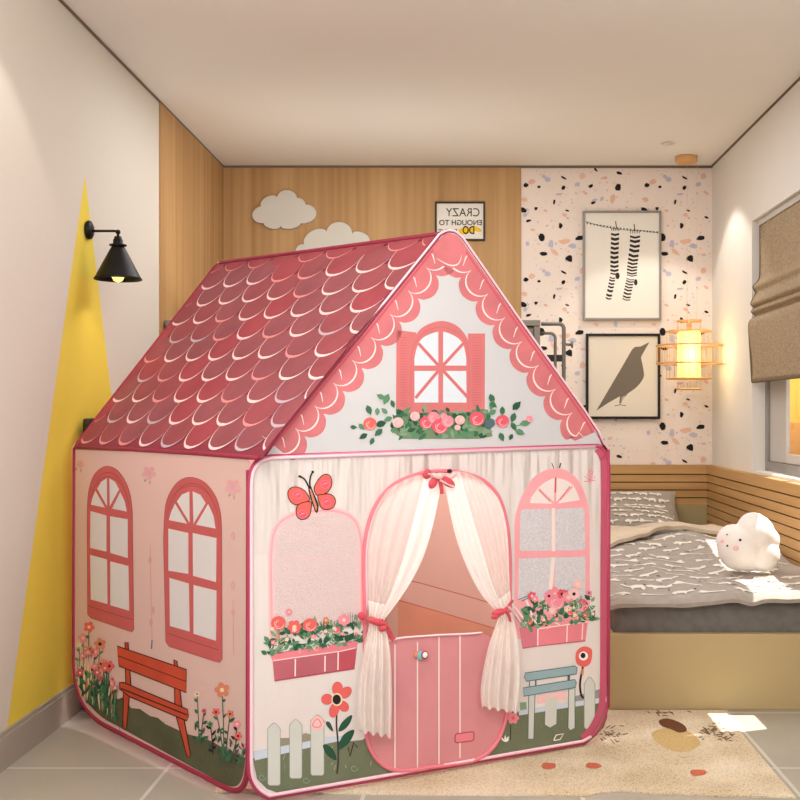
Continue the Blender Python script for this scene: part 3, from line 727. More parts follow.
bp = n.nodes.new('ShaderNodeBump'); bp.inputs['Strength'].default_value = .8; bp.inputs['Distance'].default_value = .06
L.new(math_node(n, 'MULTIPLY', no.outputs['Fac'], amp), bp.inputs['Height']); L.new(bp.outputs[0], b.inputs['Normal'])
mz = n.nodes.new('ShaderNodeTexNoise'); mz.inputs['Scale'].default_value = 2.5; L.new(g.outputs['Position'], mz.inputs['Vector'])
cc = mixrgb(n, mz.outputs['Fac'], lin((238,234,233)), lin((238,224,220))); L.new(cc, b.inputs['Base Color']); b.inputs['Roughness'].default_value = .7
tr = n.nodes.new('ShaderNodeBsdfTranslucent'); L.new(cc, tr.inputs['Color']); mx = n.nodes.new('ShaderNodeMixShader'); mx.inputs[0].default_value = .2
L.new(b.outputs[0], mx.inputs[1]); L.new(tr.outputs[0], mx.inputs[2]); L.new(mx.outputs[0], n.nodes['Material Output'].inputs['Surface'])
M_front = m
M_side = fabric('blush_side_fabric', (230,198,190)); M_gable = fabric('white_gable_fabric', (219,219,222))
M_roof = fabric('rose_roof_fabric', (156,56,74), .3, .06); M_floor = fabric('pale_floor_fabric', (226,196,186))
M_in = fabric('peach_inner_fabric', (243,204,190), .5)
M_scA = pm('roof_scale_rose', (150,70,78), .7, .10, 9); M_scB = pm('roof_scale_mauve', (146,75,83), .7, .10, 9); M_scC = pm('roof_scale_red', (158,64,74), .7, .10, 9)
M_scl = pm('roof_scale_line', (240,205,205), .7); M_scl2 = pm('roof_scale_line_pink', (222,140,140), .7); M_scl3 = pm('roof_scale_line_grey', (190,170,180), .7)
M_trim = pm('coral_trim_fabric', (206,116,122), .7, .10, 12); M_triml = pm('trim_line_white', (250,222,222), .7); M_trimd = pm('trim_dark', (205,90,105), .7)
M_pipe = pm('magenta_piping', (176,60,92), .45, spec=.4); M_pipel = pm('pink_white_piping', (246,208,222), .4, spec=.4); M_piped = pm('dark_rose_piping', (150,40,66), .5)
M_wfr = pm('print_window_rose', (196,92,92), .75, .05, 8); M_wfd = pm('print_window_dark', (160,64,66), .75); M_pane = pm('print_pane_white', (246,244,244), .75, transl=.3)
M_gfr = pm('print_gable_window', (210,118,120), .75, .05, 10); M_gfd = pm('print_gable_window_dark', (200,96,102), .75); M_gpane = pm('print_pane_blue', (216,224,234), .75)
M_green = [pm('print_green_a', (58,110,78), .8), pm('print_green_b', (92,140,104), .8), pm('print_green_c', (40,84,62), .8), pm('print_green_d', (130,160,130), .8)]
M_gblock = pm('print_green_block', (112,136,104), .8, .15, 25)
M_flow = [pm('print_coral', (226,100,94), .8), pm('print_pink', (236,140,156), .8), pm('print_rose', (222,90,110), .8), pm('print_blush', (240,190,190), .8)]
M_orange = pm('print_orange', (214,130,100), .8); M_cream = pm('print_cream', (240,214,180), .8); M_pblk = pm('print_black', (34,28,28), .8); M_pwh = pm('print_white', (244,240,236), .8)
M_grass = pm('print_grass', (110,116,92), .8, .12, 6); M_grassd = pm('print_grass_dark', (88,86,62), .8, .15, 8)
M_bench = pm('print_bench_rust', (196,74,48), .8, .08, 10); M_benchd = pm('print_bench_line', (70,24,20), .8)
M_blue = pm('print_bench_blue', (148,174,180), .8, .05, 10); M_blued = pm('print_blue_line', (84,104,116), .8); M_rail2 = pm('print_rail_blue', (200,208,222), .8)
M_picket = pm('print_picket', (206,206,200), .8, .03, 8); M_pickd = pm('print_picket_line', (150,146,140), .8)
M_box = pm('print_box_rose', (184,98,110), .8, .08, 10); M_boxl = pm('print_box_light', (228,128,140), .8, .05, 10)
M_mesh = pm('window_mesh', (230,206,206), .9, .05, 300, bump=.6, bscale=300, stretch=(1,1,1)); M_meshg = pm('window_mesh_grey', (214,208,214), .9, .10, 160, bump=.5, bscale=220)
M_wpk = pm('print_window_pink', (240,164,172), .8, .04, 10); M_wpk2 = pm('print_window_pink_soft', (244,194,196), .8)
M_door = pm('half_door_fabric', (220,146,152), .7, .07, 5, bump=.15, bscale=8, transl=.12); M_teal = pm('print_teal', (120,186,196), .7)
# --- panels
def panel(pl, loops, name, mat, parent, off=0.0):
    """fabric sheet from pixel loops (outer + holes) on a plane, 2 mm thick"""
    allp = [q for lp in loops for q in lp]
    tris = geometry.tessellate_polygon([[Vector((u, v, 0)) for u, v in lp] for lp in loops])
    mb = MB(); Pf = [pl.hit(u, v, off) for u, v in allp]
    nn = (Pf[tris[0][1]]-Pf[tris[0][0]]).cross(Pf[tris[0][2]]-Pf[tris[0][0]])
    if nn.dot(pl.n) < 0: tris = [t[::-1] for t in tris]
    mb.add(Pf, tris)
    return mb.build(name, mat, parent, solid=.0016)
arch = smooth([(365,610),(364,560),(367,530),(376,505),(392,486),(415,475),(440,471),(463,473),(484,481),(499,498),(507,525),(510,560),(510,600)], 5, False)
door_low = smooth([(510,640),(509,690),(505,722),(495,745),(478,759),(455,764)], 4, False)+smooth([(425,768),(405,771),(388,768),(375,757),(367,738),(365,700),(365,655)], 4, False)
hole = arch+door_low
front_out = rounded([(250,797.5),(250,452),(263,457.5),(600,445.5),(608,444),(607.5,741)], [34,20,4,4,20,40], 8)
front_out = smooth([(268,797),(258,790),(251.5,778),(250,762)], 4, False)+[(250,490)]+smooth([(250,485),(252,471),(259,461),(270,457)], 4, False)[1:]+[(596,445.8)]+smooth([(598,446),(604,452),(607.5,463),(608,475)], 4, False)+[(607.5,690)]+smooth([(607,700),(603.5,716),(596,731),(584,742)], 4, False)
fp = panel(PF, [front_out, hole], 'front_panel', M_front, tent)
gable_out = [(262,457.3)]+[(280,432)]+[(437,238)]+smooth([(440,234.5),(447,231.5),(455,232.5),(462,238)], 4, False)+[(520,322),(585,413)]+smooth([(590,420),(597,432),(601,440),(602.5,445.6)], 4, False)
gp = panel(PF, [gable_out], 'gable_panel', M_gable, tent)
side_l = smooth([(74.5,640),(75,672),(79.5,694),(87,709),(99,721),(112,728.5)], 5, False)
side_r = smooth([(222,785.5),(233,790),(241,788.5),(246,779),(248.5,762)], 5, False)
side_out = [(74.5,448)]+side_l+side_r+[(249,466),(248,458)]
side_out = [(75,447.5)]+side_l+side_r+[(249,470),(249,457.5)]
sp_ = panel(PS, [side_out], 'side_panel', M_side, tent)
# roof, left and right
def quad_sheet(name, pts, mat, parent, nrm=None, nx=14, ny=14, sag=0.0):
    a, b2, c, d = pts; rows = []
    nv = (b2-a).cross(d-a).normalized()
    for j in range(ny+1):
        t = j/ny
        rows.append([a.lerp(b2, i/nx).lerp(d.lerp(c, i/nx), t) - nv*sag*math.sin(math.pi*i/nx)*math.sin(math.pi*t) for i in range(nx+1)])
    return MB().grid(rows).build(name, mat, parent, solid=.0016)
roof_px = [(75,448)]+[(78,443)]+smooth([(208,276),(214,268),(222,263),(234,261.3)], 4, False)+[(440,234),(437,238),(280,432),(262,458)]
PRp = PR_
rf = panel(PRp, [roof_px], 'roof_panel', M_roof, tent)
rf2 = quad_sheet('roof_panel', [Ct, Dt, R1, R0], M_roof, tent)
bk = MB().add([At, Dt, R1, A+UP*.15, A.lerp(D, .08), D], [(3,4,5,1,0),(0,1,2)]).build('back_panel', fabric('peach_back_fabric', (236,188,172), .5), tent)
sr = MB().poly([C.lerp(D, a)+UP*z for a, z in rounded([(0,0),(1,0),(1,WH-.012),(0,WH-.012)], [.09,.09,0,0])]).build('side_panel', M_in, tent)
cen = (A+B+C+D)/4
MB().poly([Vector((x, y, .0125)) for x, y in rounded([tuple((cen.lerp(q, .90)).xy) for q in (A, B, C, D)], .12)]).build('floor_sheet', M_floor, tent)
# seam band printed low on the inner side panel
PI_ = Plane(C, (D-C).cross(UP))
pi = Print(PI_, 1); M_in2 = pm('inner_band_orange', (236,184,154), .8, .05, 6, transl=.3); M_seam = pm('inner_seam', (206,130,114), .8)
pi.poly([(398,600),(440,612),(500,630),(560,648),(600,660),(600,725),(500,705),(398,670)], M_in2)
pi.line([(398,578),(420,583),(460,594),(500,606),(580,630)], 1.2, M_seam); pi.line([(398,600),(440,612),(500,630),(590,656)], 1.2, M_seam)
pi.build('inner_seam', sr)
# --- scales on the roof
def bil(s, t):  # s 0 back .. 1 front, t 0 eave .. 1 ridge  (roof plane)
    return At.lerp(Bt, s).lerp(R1.lerp(R0, s), t)
RS = random.Random(21)
nrm = PRp.n
ROWS, COLS = 10, 8
rs_m = [M_scA, M_scB, M_scC, M_scl, M_scl2, M_scl3]
mb = MB()
k_ = 0
for r in range(ROWS):           # from eave up: upper rows overlap lower rows
    for c in range(-1, COLS+2):
        cxs = (c+.5+.5*(r % 2))/COLS; ht = 1.0/ROWS
        t_top = (r+1.55)*ht; t_bot = (r+.18)*ht; hw = .5/COLS
        def P_(x, y, off): # x -1..1 across, y 0 top..1 bottom
            s_ = cxs + hw*x*(.99) + .05/COLS*math.sin(r*1.7); t_ = t_top+(t_bot-t_top)*y
            return s_, t_, off
        prof_ = [(-1, 0), (-1, .42)]+[(-math.cos(a), .42+.58*math.sin(a)) for a in [math.pi*k/14 for k in range(1, 14)]]+[(1, .42), (1, 0)]
        def wp(x, y, off):
            s_, t_, _ = P_(x, y, off); return bil(s_, t_)+nrm*off
        smax = lambda t_: 1.043-.06*t_
        inside = lambda x, y: .015 < P_(x, y, 0)[0] < smax(P_(x, y, 0)[1]) and P_(x, y, 0)[1] < .965
        off = .0015+r*.00022
        pts = [q for q in prof_]
        cl_pts = []
        for x, y in pts:
            s_, t_, _ = P_(x, y, 0); cl_pts.append((min(max(s_, .012), smax(t_)), min(max(t_, .012), .972)))
        if max(q[0] for q in cl_pts)-min(q[0] for q in cl_pts) < .02: continue
        fade = t_bot > .86 or cxs < .06
        mi = RS.choice((0, 0, 1, 1, 2)) if not fade else 2
        mb.add([bil(*q)+nrm*off for q in cl_pts], [tuple(range(len(cl_pts)))], mi)
        # pale outline, thick at lower left and thinning upward
        lm = RS.choice((3, 3, 3, 4, 5)) if not fade else 4
        if (fade and RS.random() < .45): continue
        o2 = off+.0001; L_ = []
        seq = [(-1,.12)]+prof_[1:-2]+([(1,.3)] if RS.random() < .4 else [])
        nn_ = len(seq)
        for i, (x, y) in enumerate(seq):
            wdt = (.085 if not fade else .05)*max(.22, math.sin(math.pi*min(1, (i+2.5)/(nn_+3)))**.7)*RS.uniform(.9, 1.1)
            ln = math.hypot(x, y-.42) or 1; dx, dy = -x/ln, -(y-.42)/ln
            L_.append(((x, y), (x+dx*wdt*.55, y+dy*wdt)))
        for i in range(nn_-1):
            q4 = [L_[i][0], L_[i+1][0], L_[i+1][1], L_[i][1]]
            if not all(inside(*z) for z in q4): continue
            mb.add([bil(*P_(x, y, 0)[:2])+nrm*o2 for x, y in q4], [(0, 1, 2, 3)], lm)
mb.build('printed_scales', rs_m, rf)
# --- gable: scalloped bargeboards
def barge(edge, inward, n_, w0, lob, name, flip):
    e = smooth(edge, 8, False); p = Print(PF, 1)
    Ls = [0]
    for i in range(1, len(e)): Ls.append(Ls[-1]+math.hypot(e[i][0]-e[i-1][0], e[i][1]-e[i-1][1]))
    def pt(s):
        s = min(max(s, 0), Ls[-1])
        for i in range(1, len(e)):
            if s <= Ls[i]+1e-9:
                t = (s-Ls[i-1])/(Ls[i]-Ls[i-1] or 1); a, b2 = e[i-1], e[i]
                tx, ty = (b2[0]-a[0]), (b2[1]-a[1]); l = math.hypot(tx, ty) or 1; tx, ty = tx/l, ty/l
                nx, ny = (-ty, tx) if flip else (ty, -tx)
                return (a[0]+(b2[0]-a[0])*t, a[1]+(b2[1]-a[1])*t), (tx, ty), (nx, ny)
    Lt = Ls[-1]; pit = Lt/n_
    def q(s, d):
        (x, y), (tx, ty), (nx, ny) = pt(s); return (x+nx*d, y+ny*d)
    N = n_*12
    outer = [q(Lt*i/N, w0+lob*abs(math.sin(math.pi*(i/12)))**.6) for i in range(N+1)]
    inner = [q(Lt*i/N, 0) for i in range(N+1)]
    o_ = p.off(); P = []
    for a, b2 in zip(inner, outer): P += [PF.hit(*a, o_), PF.hit(*b2, o_)]
    p.mb.add(P, [(2*i, 2*i+1, 2*i+3, 2*i+2) for i in range(N)], p.mi(M_trim))
    for k in range(n_):
        s0 = k*pit
        arc = [q(s0+pit*(.5-.5*math.cos(math.pi*i/12))*1.0, w0*.42+(w0*.62)*math.sin(math.pi*i/12)) for i in range(13)]
        p.line(arc, 1.7, M_triml, taper=True)
        p.line([q(s0+pit*.5, 2), q(s0+pit*.54, w0*.30), q(s0+pit*.5+pit*.22, w0*.62)], 1.3, M_triml, taper=True)
    p.line([q(Lt*i/N, 3) for i in range(N+1)], 2.2, M_trimd)
    return p.build(name, gp)
barge([(438,239),(360,337),(280,433),(271,444)], 1, 9, 21, 11, 'scalloped_trim', False)
barge([(462,241),(520,323),(585,414),(595,432)], -1, 8, 22, 9, 'scalloped_trim', True)
p = Print(PF, 2.4); p.poly(smooth([(447,233.5),(441,238),(433,250),(438,262),(449,268),(457,266),(464,258),(466,247),(457,236)], 4), M_trim); p.line(smooth([(436,258),(449,265),(458,264),(462,255)], 4, False), 1.3, M_triml, taper=True)
p.build('printed_peak', gp)
# gable window
zg = lambda q: zc(q, 340, 300, .25)
p = Print(PF, 1)
p.poly(zg([(226,120),(305,130),(303,455),(224,452)]), M_gfr); p.poly(zg([(512,134),(580,134),(579,440),(512,452)]), M_gfr)
for k in range(27):
    y = 150+k*10.5
    p.line(zg([(240,y),(268,y+2)]), .5, M_gfd); p.line(zg([(530,y),(566,y-1)]), .5, M_gfd)
p.poly(zg([(274,452),(274,240)]+smooth([(276,225),(290,165),(330,110),(403,84),(470,105),(512,160),(524,225)], 6, False)+[(526,448)]), M_gfr)
p.poly(zg([(298,410),(298,235)]+smooth([(300,220),(315,172),(345,143),(403,126),(455,142),(490,172),(503,220)], 6, False)+[(505,235),(506,410)]), M_gpane)
p.line(zg([(403,122),(403,412)]), 4.8, M_gfr); p.line(zg([(296,273),(508,273)]), 5.4, M_gfr)
for a in ((314,174),(493,174),(302,392),(510,388)): p.line(zg([(403,272), a]), 3.2, M_gfr); p.line(zg([(403,272), a]), .6, M_gfd)
p.poly(zg(ell(403,272,17,17)), M_gfr)
p.line(zg(smooth([(285,440),(285,235),(305,165),(345,125),(403,108),(460,125),(500,165),(515,235),(515,440)], 6, False)), .5, M_gfd)
p.build('printed_window', gp)
def leaf(p, u, v, l, w, an, m):
    p.poly([(u+math.cos(an)*l*t-math.sin(an)*w*s_, v+math.sin(an)*l*t+math.cos(an)*w*s_) for t, s_ in ((0,0),(.3,.45),(.6,.45),(1,0),(.6,-.45),(.3,-.45))], m)
def flower(p, u, v, r, m, mc, n_=5, ro=0, pw=.55):
    for k in range(n_):
        a = ro+2*math.pi*k/n_; p.poly(ell(u+math.cos(a)*r*.55, v+math.sin(a)*r*.55, r*.5, r*pw*.75, a, 10), m)
    p.poly(ell(u, v, r*.3, r*.3, n=8), mc)
def rose(p, u, v, r, m, ml):
    p.poly(ell(u, v, r, r*.95, n=12), m)
    for k in range(3): p.line([(u+math.cos(a)*r*(.75-.22*k), v+math.sin(a)*r*(.75-.22*k)) for a in [k*1.3+.35*j for j in range(8)]], r*.13, ml, taper=True)
p = Print(PF, 2.2); RF = random.Random(4)
p.poly(zg([(200,520),(222,500),(225,448),(300,440),(500,440),(575,436),(592,440),(596,470),(610,545),(560,555),(420,556),(250,555)]), M_gblock)
for k in range(120): leaf(p, *zg([(RF.uniform(205,592), RF.uniform(448,545))])[0], RF.uniform(6,11), RF.uniform(3.2,5.6), RF.uniform(0,6.28), RF.choice(M_green))
for (x, y, l, an, mi) in ((108,420,9,1.2,0),(150,430,7,1.6,1),(195,375,10,2.0,1),(205,400,7,1.2,0),(180,395,8,3.6,1),(110,535,8,2.6,2),(135,550,7,2.0,0),(185,490,10,2.9,2),(170,515,9,2.4,0),(75,495,7,.8,1),(40,507,6,.1,0),(600,375,9,1.2,0),(615,400,9,1.9,1),(600,410,7,.6,0),(625,440,8,2.6,1),(650,425,8,1.6,0),(690,440,10,-.8,2),(700,450,9,1.9,0),(720,495,9,-.1,1),(685,490,8,1.0,0),(700,520,9,.4,1),(690,535,6,2.0,2),(640,530,8,1.2,0),(620,480,10,.2,2),(210,470,8,2.8,1),(190,455,7,3.9,1)):
    (u, v), = zg([(x, y)]); leaf(p, u, v, l*1.2, l*.7, an, M_green[mi])
p.line(zg([(700,505),(750,492)]), .8, M_green[1])
for (x, y, r, mi) in ((120,495,22,0),(345,490,22,2),(375,470,20,1),(400,505,26,2),(430,485,20,1),(300,465,16,3),(232,490,18,3),(480,480,16,3),(548,475,25,2),(650,485,22,2),(470,510,10,3),(758,475,11,1),(415,465,12,1)):
    (u, v), = zg([(x, y)]); rose(p, u, v, r*.31, M_flow[mi], M_flow[3] if mi != 3 else M_flow[1])
for (x, y) in ((595,500),(605,492)): p.poly(zg(ell(x, y, 15, 18)), M_blued)
p.build('printed_flowers', gp)
# --- side panel prints
def side_window(z0x, z0y, s, outer, fans, panes, sill, ring_, fan_ring):
    p = Print(PS, 1)
    q = lambda pts: zc(pts, z0x, z0y, s)
    p.poly(q(outer), M_wfr)
    p.line(q(smooth(ring_, 6, False)), .8, M_wfd, taper=True); p.line(q(smooth(fan_ring, 6, False)), .9, M_wfd, taper=True)
    for f in fans+panes: p.poly(q(f), M_pane)
    p.line(q(sill), .8, M_wfd); p.line(q(outer), .5, M_wfd, True)
    return p.build('printed_window', sp_)
side_window(70,455,.2311, [(76,690),(74,300)]+smooth([(75,220),(82,150),(105,85),(150,50),(200,62),(240,115),(262,180),(270,250)], 6, False)+[(276,755),(268,766),(240,757),(90,705)],
  [[(90,215),(97,185),(110,155),(152,228)],[(118,146),(135,116),(160,100),(160,222)],[(170,100),(195,116),(213,148),(172,222)],[(217,160),(236,198),(246,245),(182,232)]],
  [[(88,242),(158,262),(158,418),(87,402)],[(173,265),(250,278),(250,446),(174,424)],[(87,432),(160,452),(162,645),(90,625)],[(174,460),(253,480),(256,674),(174,650)]],
  [(78,652),(160,680),(270,712)], [(82,240),(88,190),(108,135),(150,95),(200,105),(235,150),(252,205),(256,265)], [(105,120),(140,82),(180,78),(215,105),(240,150)])
side_window(155,465,.2564, [(42,690),(33,300)]+smooth([(35,220),(45,140),(80,75),(130,48),(190,65),(235,120),(255,185),(260,250)], 6, False)+[(262,758),(252,770),(230,765),(55,708)],
  [[(54,215),(62,185),(78,150),(126,229)],[(85,142),(105,115),(134,103),(135,226)],[(147,103),(177,116),(198,148),(150,230)],[(207,152),(228,197),(236,248),(160,233)]],
  [[(52,248),(130,265),(130,425),(52,412)],[(147,265),(240,285),(238,457),(148,432)],[(56,440),(132,462),(135,650),(58,628)],[(150,468),(240,490),(238,686),(150,658)]],
  [(45,655),(150,690),(250,722)], [(42,250),(50,180),(80,110),(130,82),(190,95),(228,145),(245,205),(250,280)], [(70,130),(100,88),(140,72),(190,88),(222,130)])
# grass and flower bed
p = Print(PS, 1)
inset = [(x+(3.2 if x < 160 else -3.0), y-(3.6 if x > 84 else 0)) for x, y in side_l[3:]+side_r]
p.poly([(77.5,668),(84,672),(92,684),(104,690),(118,699),(124,697),(131,708),(140,709),(150,716),(158,718),(165,724),(176,729),(187,734),(199,737),(211,741),(222,747),(231,752),(246,758)]+[(247,768)]+inset[::-1], M_grassd)
RG = random.Random(8)
for k in range(46):
    u = RG.uniform(84,244); v0 = 690+(u-90)*.47+RG.uniform(-2,30)
    p.line([(u,v0),(u+RG.uniform(-2,2),v0-RG.uniform(4,9))], .7, RG.choice((M_grass,M_green[2],M_grassd)), taper=True)
p.build('printed_lawn', sp_)
# bench
p = Print(PS, 2)
for q in ([(125,642),(128,642.5),(131,688),(125.7,685)], [(174,659.5),(177,661),(182,708),(174.8,704)], [(123.4,690),(129.7,693),(126.5,728.5),(124.5,729.5),(122.8,727)], [(176,716),(184,719),(190.6,755),(189,757.5),(187,756)], [(117,646),(186.4,669.6),(186.4,692.6),(119,666)], [(119.6,682.5),(123,682.3),(187.6,709.5),(188.4,716),(187,721),(129.4,696.6),(119.6,689)]):
    p.outlined(q, M_bench, M_benchd, 1.1)
p.line([(117.8,655.7),(186.4,681.6)], .8, M_benchd); p.line([(121,688.5),(187,715)], 1.3, M_benchd)
p.build('printed_bench', sp_)
def sprig(p, u, v, h, lean, m, fm, rr, nl=4):
    pts = smooth([(u,v),(u+lean*.3,v-h*.5),(u+lean,v-h)], 5, False); p.line(pts, .9, m)
    for k in range(nl):
        t = (k+.6)/(nl+.6); q = pts[int(t*(len(pts)-1))]; leaf(p, q[0], q[1], RG.uniform(4,8), RG.uniform(2,3.4), -1.57+RG.choice((-1,1))*RG.uniform(.5,1.1), m)
    if fm: flower(p, u+lean, v-h, rr, fm, RG.choice((M_cream, M_pblk)), 5, RG.random())
p = Print(PS, 2)
for (u, v, h, ln, fm, r) in ((84,690,52,-1,M_flow[1],5),(88,697,70,1,M_flow[0],5.5),(92,700,48,3,M_flow[1],5),(97,706,62,3,M_orange,6),(102,710,46,2,M_flow[1],4.5),(108,716,50,1,M_flow[0],5.5),(112,718,30,3,M_flow[1],4),(80,685,40,-1,M_cream,3),(94,704,34,-2,M_flow[2],4)):
    sprig(p, u, v, h, ln, RG.choice((M_green[0],M_green[2],M_green[3],M_green[1])), fm, r, 5)
for k in range(22):
    uu = RG.uniform(80,116); v0 = 690+(uu-80)*.72; p.line(smooth([(uu,v0+6),(uu+RG.uniform(-2,2),v0-12),(uu+RG.uniform(-4,4),v0-RG.uniform(22,40))], 4, False), RG.uniform(1.2,2.6), RG.choice(M_green[:3]+[M_cream, M_orange]), taper=True)
for k in range(18): uu = RG.uniform(80,114); flower(p, uu, 655+(uu-80)*.7+RG.uniform(-16,22), RG.uniform(2,4), RG.choice(M_flow[:3]+[M_orange]), RG.choice((M_cream, M_pblk, M_green[0])), 5, RG.random())
for k in range(46): leaf(p, (uu:=RG.uniform(79,116)), 680+(uu-79)*.72+RG.uniform(-14,18), RG.uniform(6,12), RG.uniform(2.2,3.8), RG.uniform(-2.4,-.7), RG.choice(M_green[:3]+[M_grassd]))
p.build('printed_flowers', sp_); p = Print(PS, 2)
for (u, v, h, ln, fm, r) in ((224,762,72,-2,M_orange,7.5),(223,760,48,-7,M_flow[0],4),(226,764,50,4,M_orange,4),(199,744,50,-2,M_cream,3),(201,745,34,3,M_flow[2],2.5),(235,764,40,2,M_flow[1],4),(232,764,28,6,M_flow[0],4),(241,766,20,2,M_flow[1],3),(213,754,30,-3,M_green[1],3)):
    sprig(p, u, v, h, ln, RG.choice((M_green[2],M_green[0],M_pblk)), fm, r, 5)
for k in range(34): leaf(p, (uu:=RG.uniform(194,244)), 738+(uu-194)*.42+RG.uniform(-16,14), RG.uniform(5,9), RG.uniform(1.6,2.6), RG.uniform(-2.4,-.7), RG.choice((M_green[2],M_green[0],M_grassd)))
p.build('printed_flowers', sp_)
# faint flower sprays high on the side
p = Print(PS, 1); M_faint = pm('print_faint_pink', (222,164,164), .8); M_faint2 = pm('print_faint_mauve', (206,160,172), .8)
for (u, v, r) in ((80,464,4),(149,473,7),(233,487,8)):
    flower(p, u, v, r, M_faint, M_faint2, 5, .3); leaf(p, u+1, v+r, 5, 2.2, 1.6, M_faint2); leaf(p, u-3, v+r*.8, 4, 1.8, 2.0, M_green[3])
for (u, v) in ((233,536),(233,585),(233,612),(150,560),(153,610),(151,622)): leaf(p, u, v-4, 9, 3.5, 1.57, M_faint)
for (u, v) in ((233,536),(233,585)): p.line(ell(u, v, 1.7, 4, n=10), .5, M_faint2, True)
p.line([(233,600),(233.5,655)], .8, M_faint); p.line([(150,545),(152,640)], .8, M_faint); p.line([(152,640),(151.5,649)], 1.2, M_blued)
p.build('printed_sprays', sp_)
# --- front panel prints
# left mesh window
p = Print(PF, 1)
lw = [(272,640),(271,570)]+smooth([(271,555),(275,530),(290,516),(315,511),(340,512),(355,521),(361,540),(362,560)], 5, False)+[(362,625),(330,632)]
p.poly(lw, M_mesh)
p.line(lw[:-1], 6, M_wpk2); p.line(lw[:-1], 2.2, M_wpk)
p.line([(275,559),(360,560)], .5, M_wpk2)
p.build('mesh_window', fp)
zb_ = lambda q: zc(q, 255, 590, .14375)
def bouquet(name, base, blooms, n_leaf, area, seed):
    RB = random.Random(seed); p = Print(PF, 2)
    for k in range(n_leaf):
        u, v = area(RB); leaf(p, u, v, RB.uniform(5,11), RB.uniform(3,5.6), RB.uniform(-3.1,.2), RB.choice(M_green+M_green[:3]))
    for k in range(n_leaf//3):
        u, v = area(RB); p.line([(u+3*math.cos(a), v+3*math.sin(a)) for a in [RB.uniform(0,6)+.5*j for j in range(6)]], .7, RB.choice((M_cream,M_pwh,M_green[2],M_green[3])), taper=True)
    for (u, v, r, kind, m) in blooms:
        if kind == 0: flower(p, u, v, r, m, RB.choice((M_cream,M_pblk)), 6, RB.random())
        else: rose(p, u, v, r, m, M_flow[3])
    for k in range(14):
        u, v = area(RB); flower(p, u, v-3, RB.uniform(1.5,2.6), RB.choice((M_flow[1],M_flow[3],M_cream,M_flow[0])), M_cream, 5, 0)
    p.build(name, fp); return p
bouquet('printed_flowers', None, [(278.5,623,7.5,1,M_flow[0]),(294.5,627,7,0,M_flow[0]),(310,625,7.2,1,M_flow[0]),(289,612,3.4,0,M_flow[1]),(344,620,6,0,M_flow[1]),(337,630,3.5,1,M_flow[2]),(326,620,3,0,M_orange),(278.5,638,1.6,1,M_orange)], 120, lambda q: ((u:=q.uniform(266,361)), 655-(u-270)*.148-q.uniform(0,1)**1.4*24), 31)
p = Print(PF, 1.5); p.line([(278.5,630),(279,650)], 2.4, M_orange); p.line([(268,638),(272,650)], 1.2, M_green[0])
for (u, v, an) in ((264,636,.9),(268,640,.6),(275,655,-2.2)): leaf(p, u, v, 11, 5, an, M_green[1])
p.build('printed_stems', fp); p = Print(PF, 2.6)
for k in range(12): p.line([(340+k*1.8, 628),(337+k*2.2, 612+abs(k-6)*1.2)], .4, M_green[2])
p.build('printed_fern', fp)
p = Print(PF, 3)
p.poly(zb_([(122,480),(135,632),(693,547),(710,400)]), M_box); p.poly(zb_([(585,432),(695,412),(693,547),(580,562)]), pm('print_box_red', (188,80,92), .8))
p.poly(zb_([(105,447),(718,352),(708,402),(122,498)]), M_boxl); p.line(zb_([(105,447),(718,352)]), .9, M_box); p.line(zb_([(125,492),(600,425),(700,402)]), .9, M_triml); p.line(zb_([(135,632),(693,547)]), 1.3, pm('print_box_dark', (178,60,80), .8))
for x, y0, y1 in ((281,480,600),(488,458,568),(579,432,555)): p.line(zb_([(x, y0), (x-2, y1)]), 1.3, M_triml)
p.build('printed_flower_box', fp)
# butterfly
zbf = lambda q: zc(q, 280, 470, .075)
p = Print(PF, 3)
for w_, cs in (([(395,400),(370,330),(320,270),(240,230),(160,232),(110,280),(110,360),(150,430),(220,465),(300,440)], None), ([(415,430),(320,430),(240,470),(215,540),(225,610),(270,655),(340,650),(390,610),(412,540)], None), ([(455,250),(490,160),(550,85),(620,55),(675,90),(692,170),(670,250),(610,310),(500,340)], None), ([(505,345),(570,325),(660,320),(720,360),(740,420),(715,490),(650,525),(580,520),(535,475)], None)):
    s_ = zbf(smooth(w_, 5)); p.poly(s_, M_flow[0]); p.line(s_, .9, M_benchd, True)
for (x, y) in ((235,330),(300,590),(600,190),(620,425)): p.poly(zbf(ell(x, y, 58, 52)), M_flow[2]); p.line(zbf([(x-35, y+10),(x, y-10),(x+35, y-18)]), .6, M_flow[3], taper=True); p.line(zbf(ell(x, y, 60, 54)), .4, M_flow[1], True)
p.poly(zbf([(372,210),(410,205),(440,280),(500,420),(518,480),(505,560),(487,575),(465,550),(420,420),(385,300)]), M_pblk)
p.poly(zbf([(392,255),(412,250),(480,440),(495,500),(486,552),(470,520),(430,400)]), M_orange)
p.line(zbf(smooth([(378,215),(345,150),(310,108),(260,88)], 5, False)), 1.6, M_pblk); p.line(zbf(smooth([(398,205),(398,140),(410,80),(435,25)], 5, False)), 1.6, M_pblk)
p.poly(zbf(ell(265,86,22,16)), M_pblk); p.poly(zbf(ell(436,26,18,18)), M_pblk)
p.build('printed_butterfly', fp)
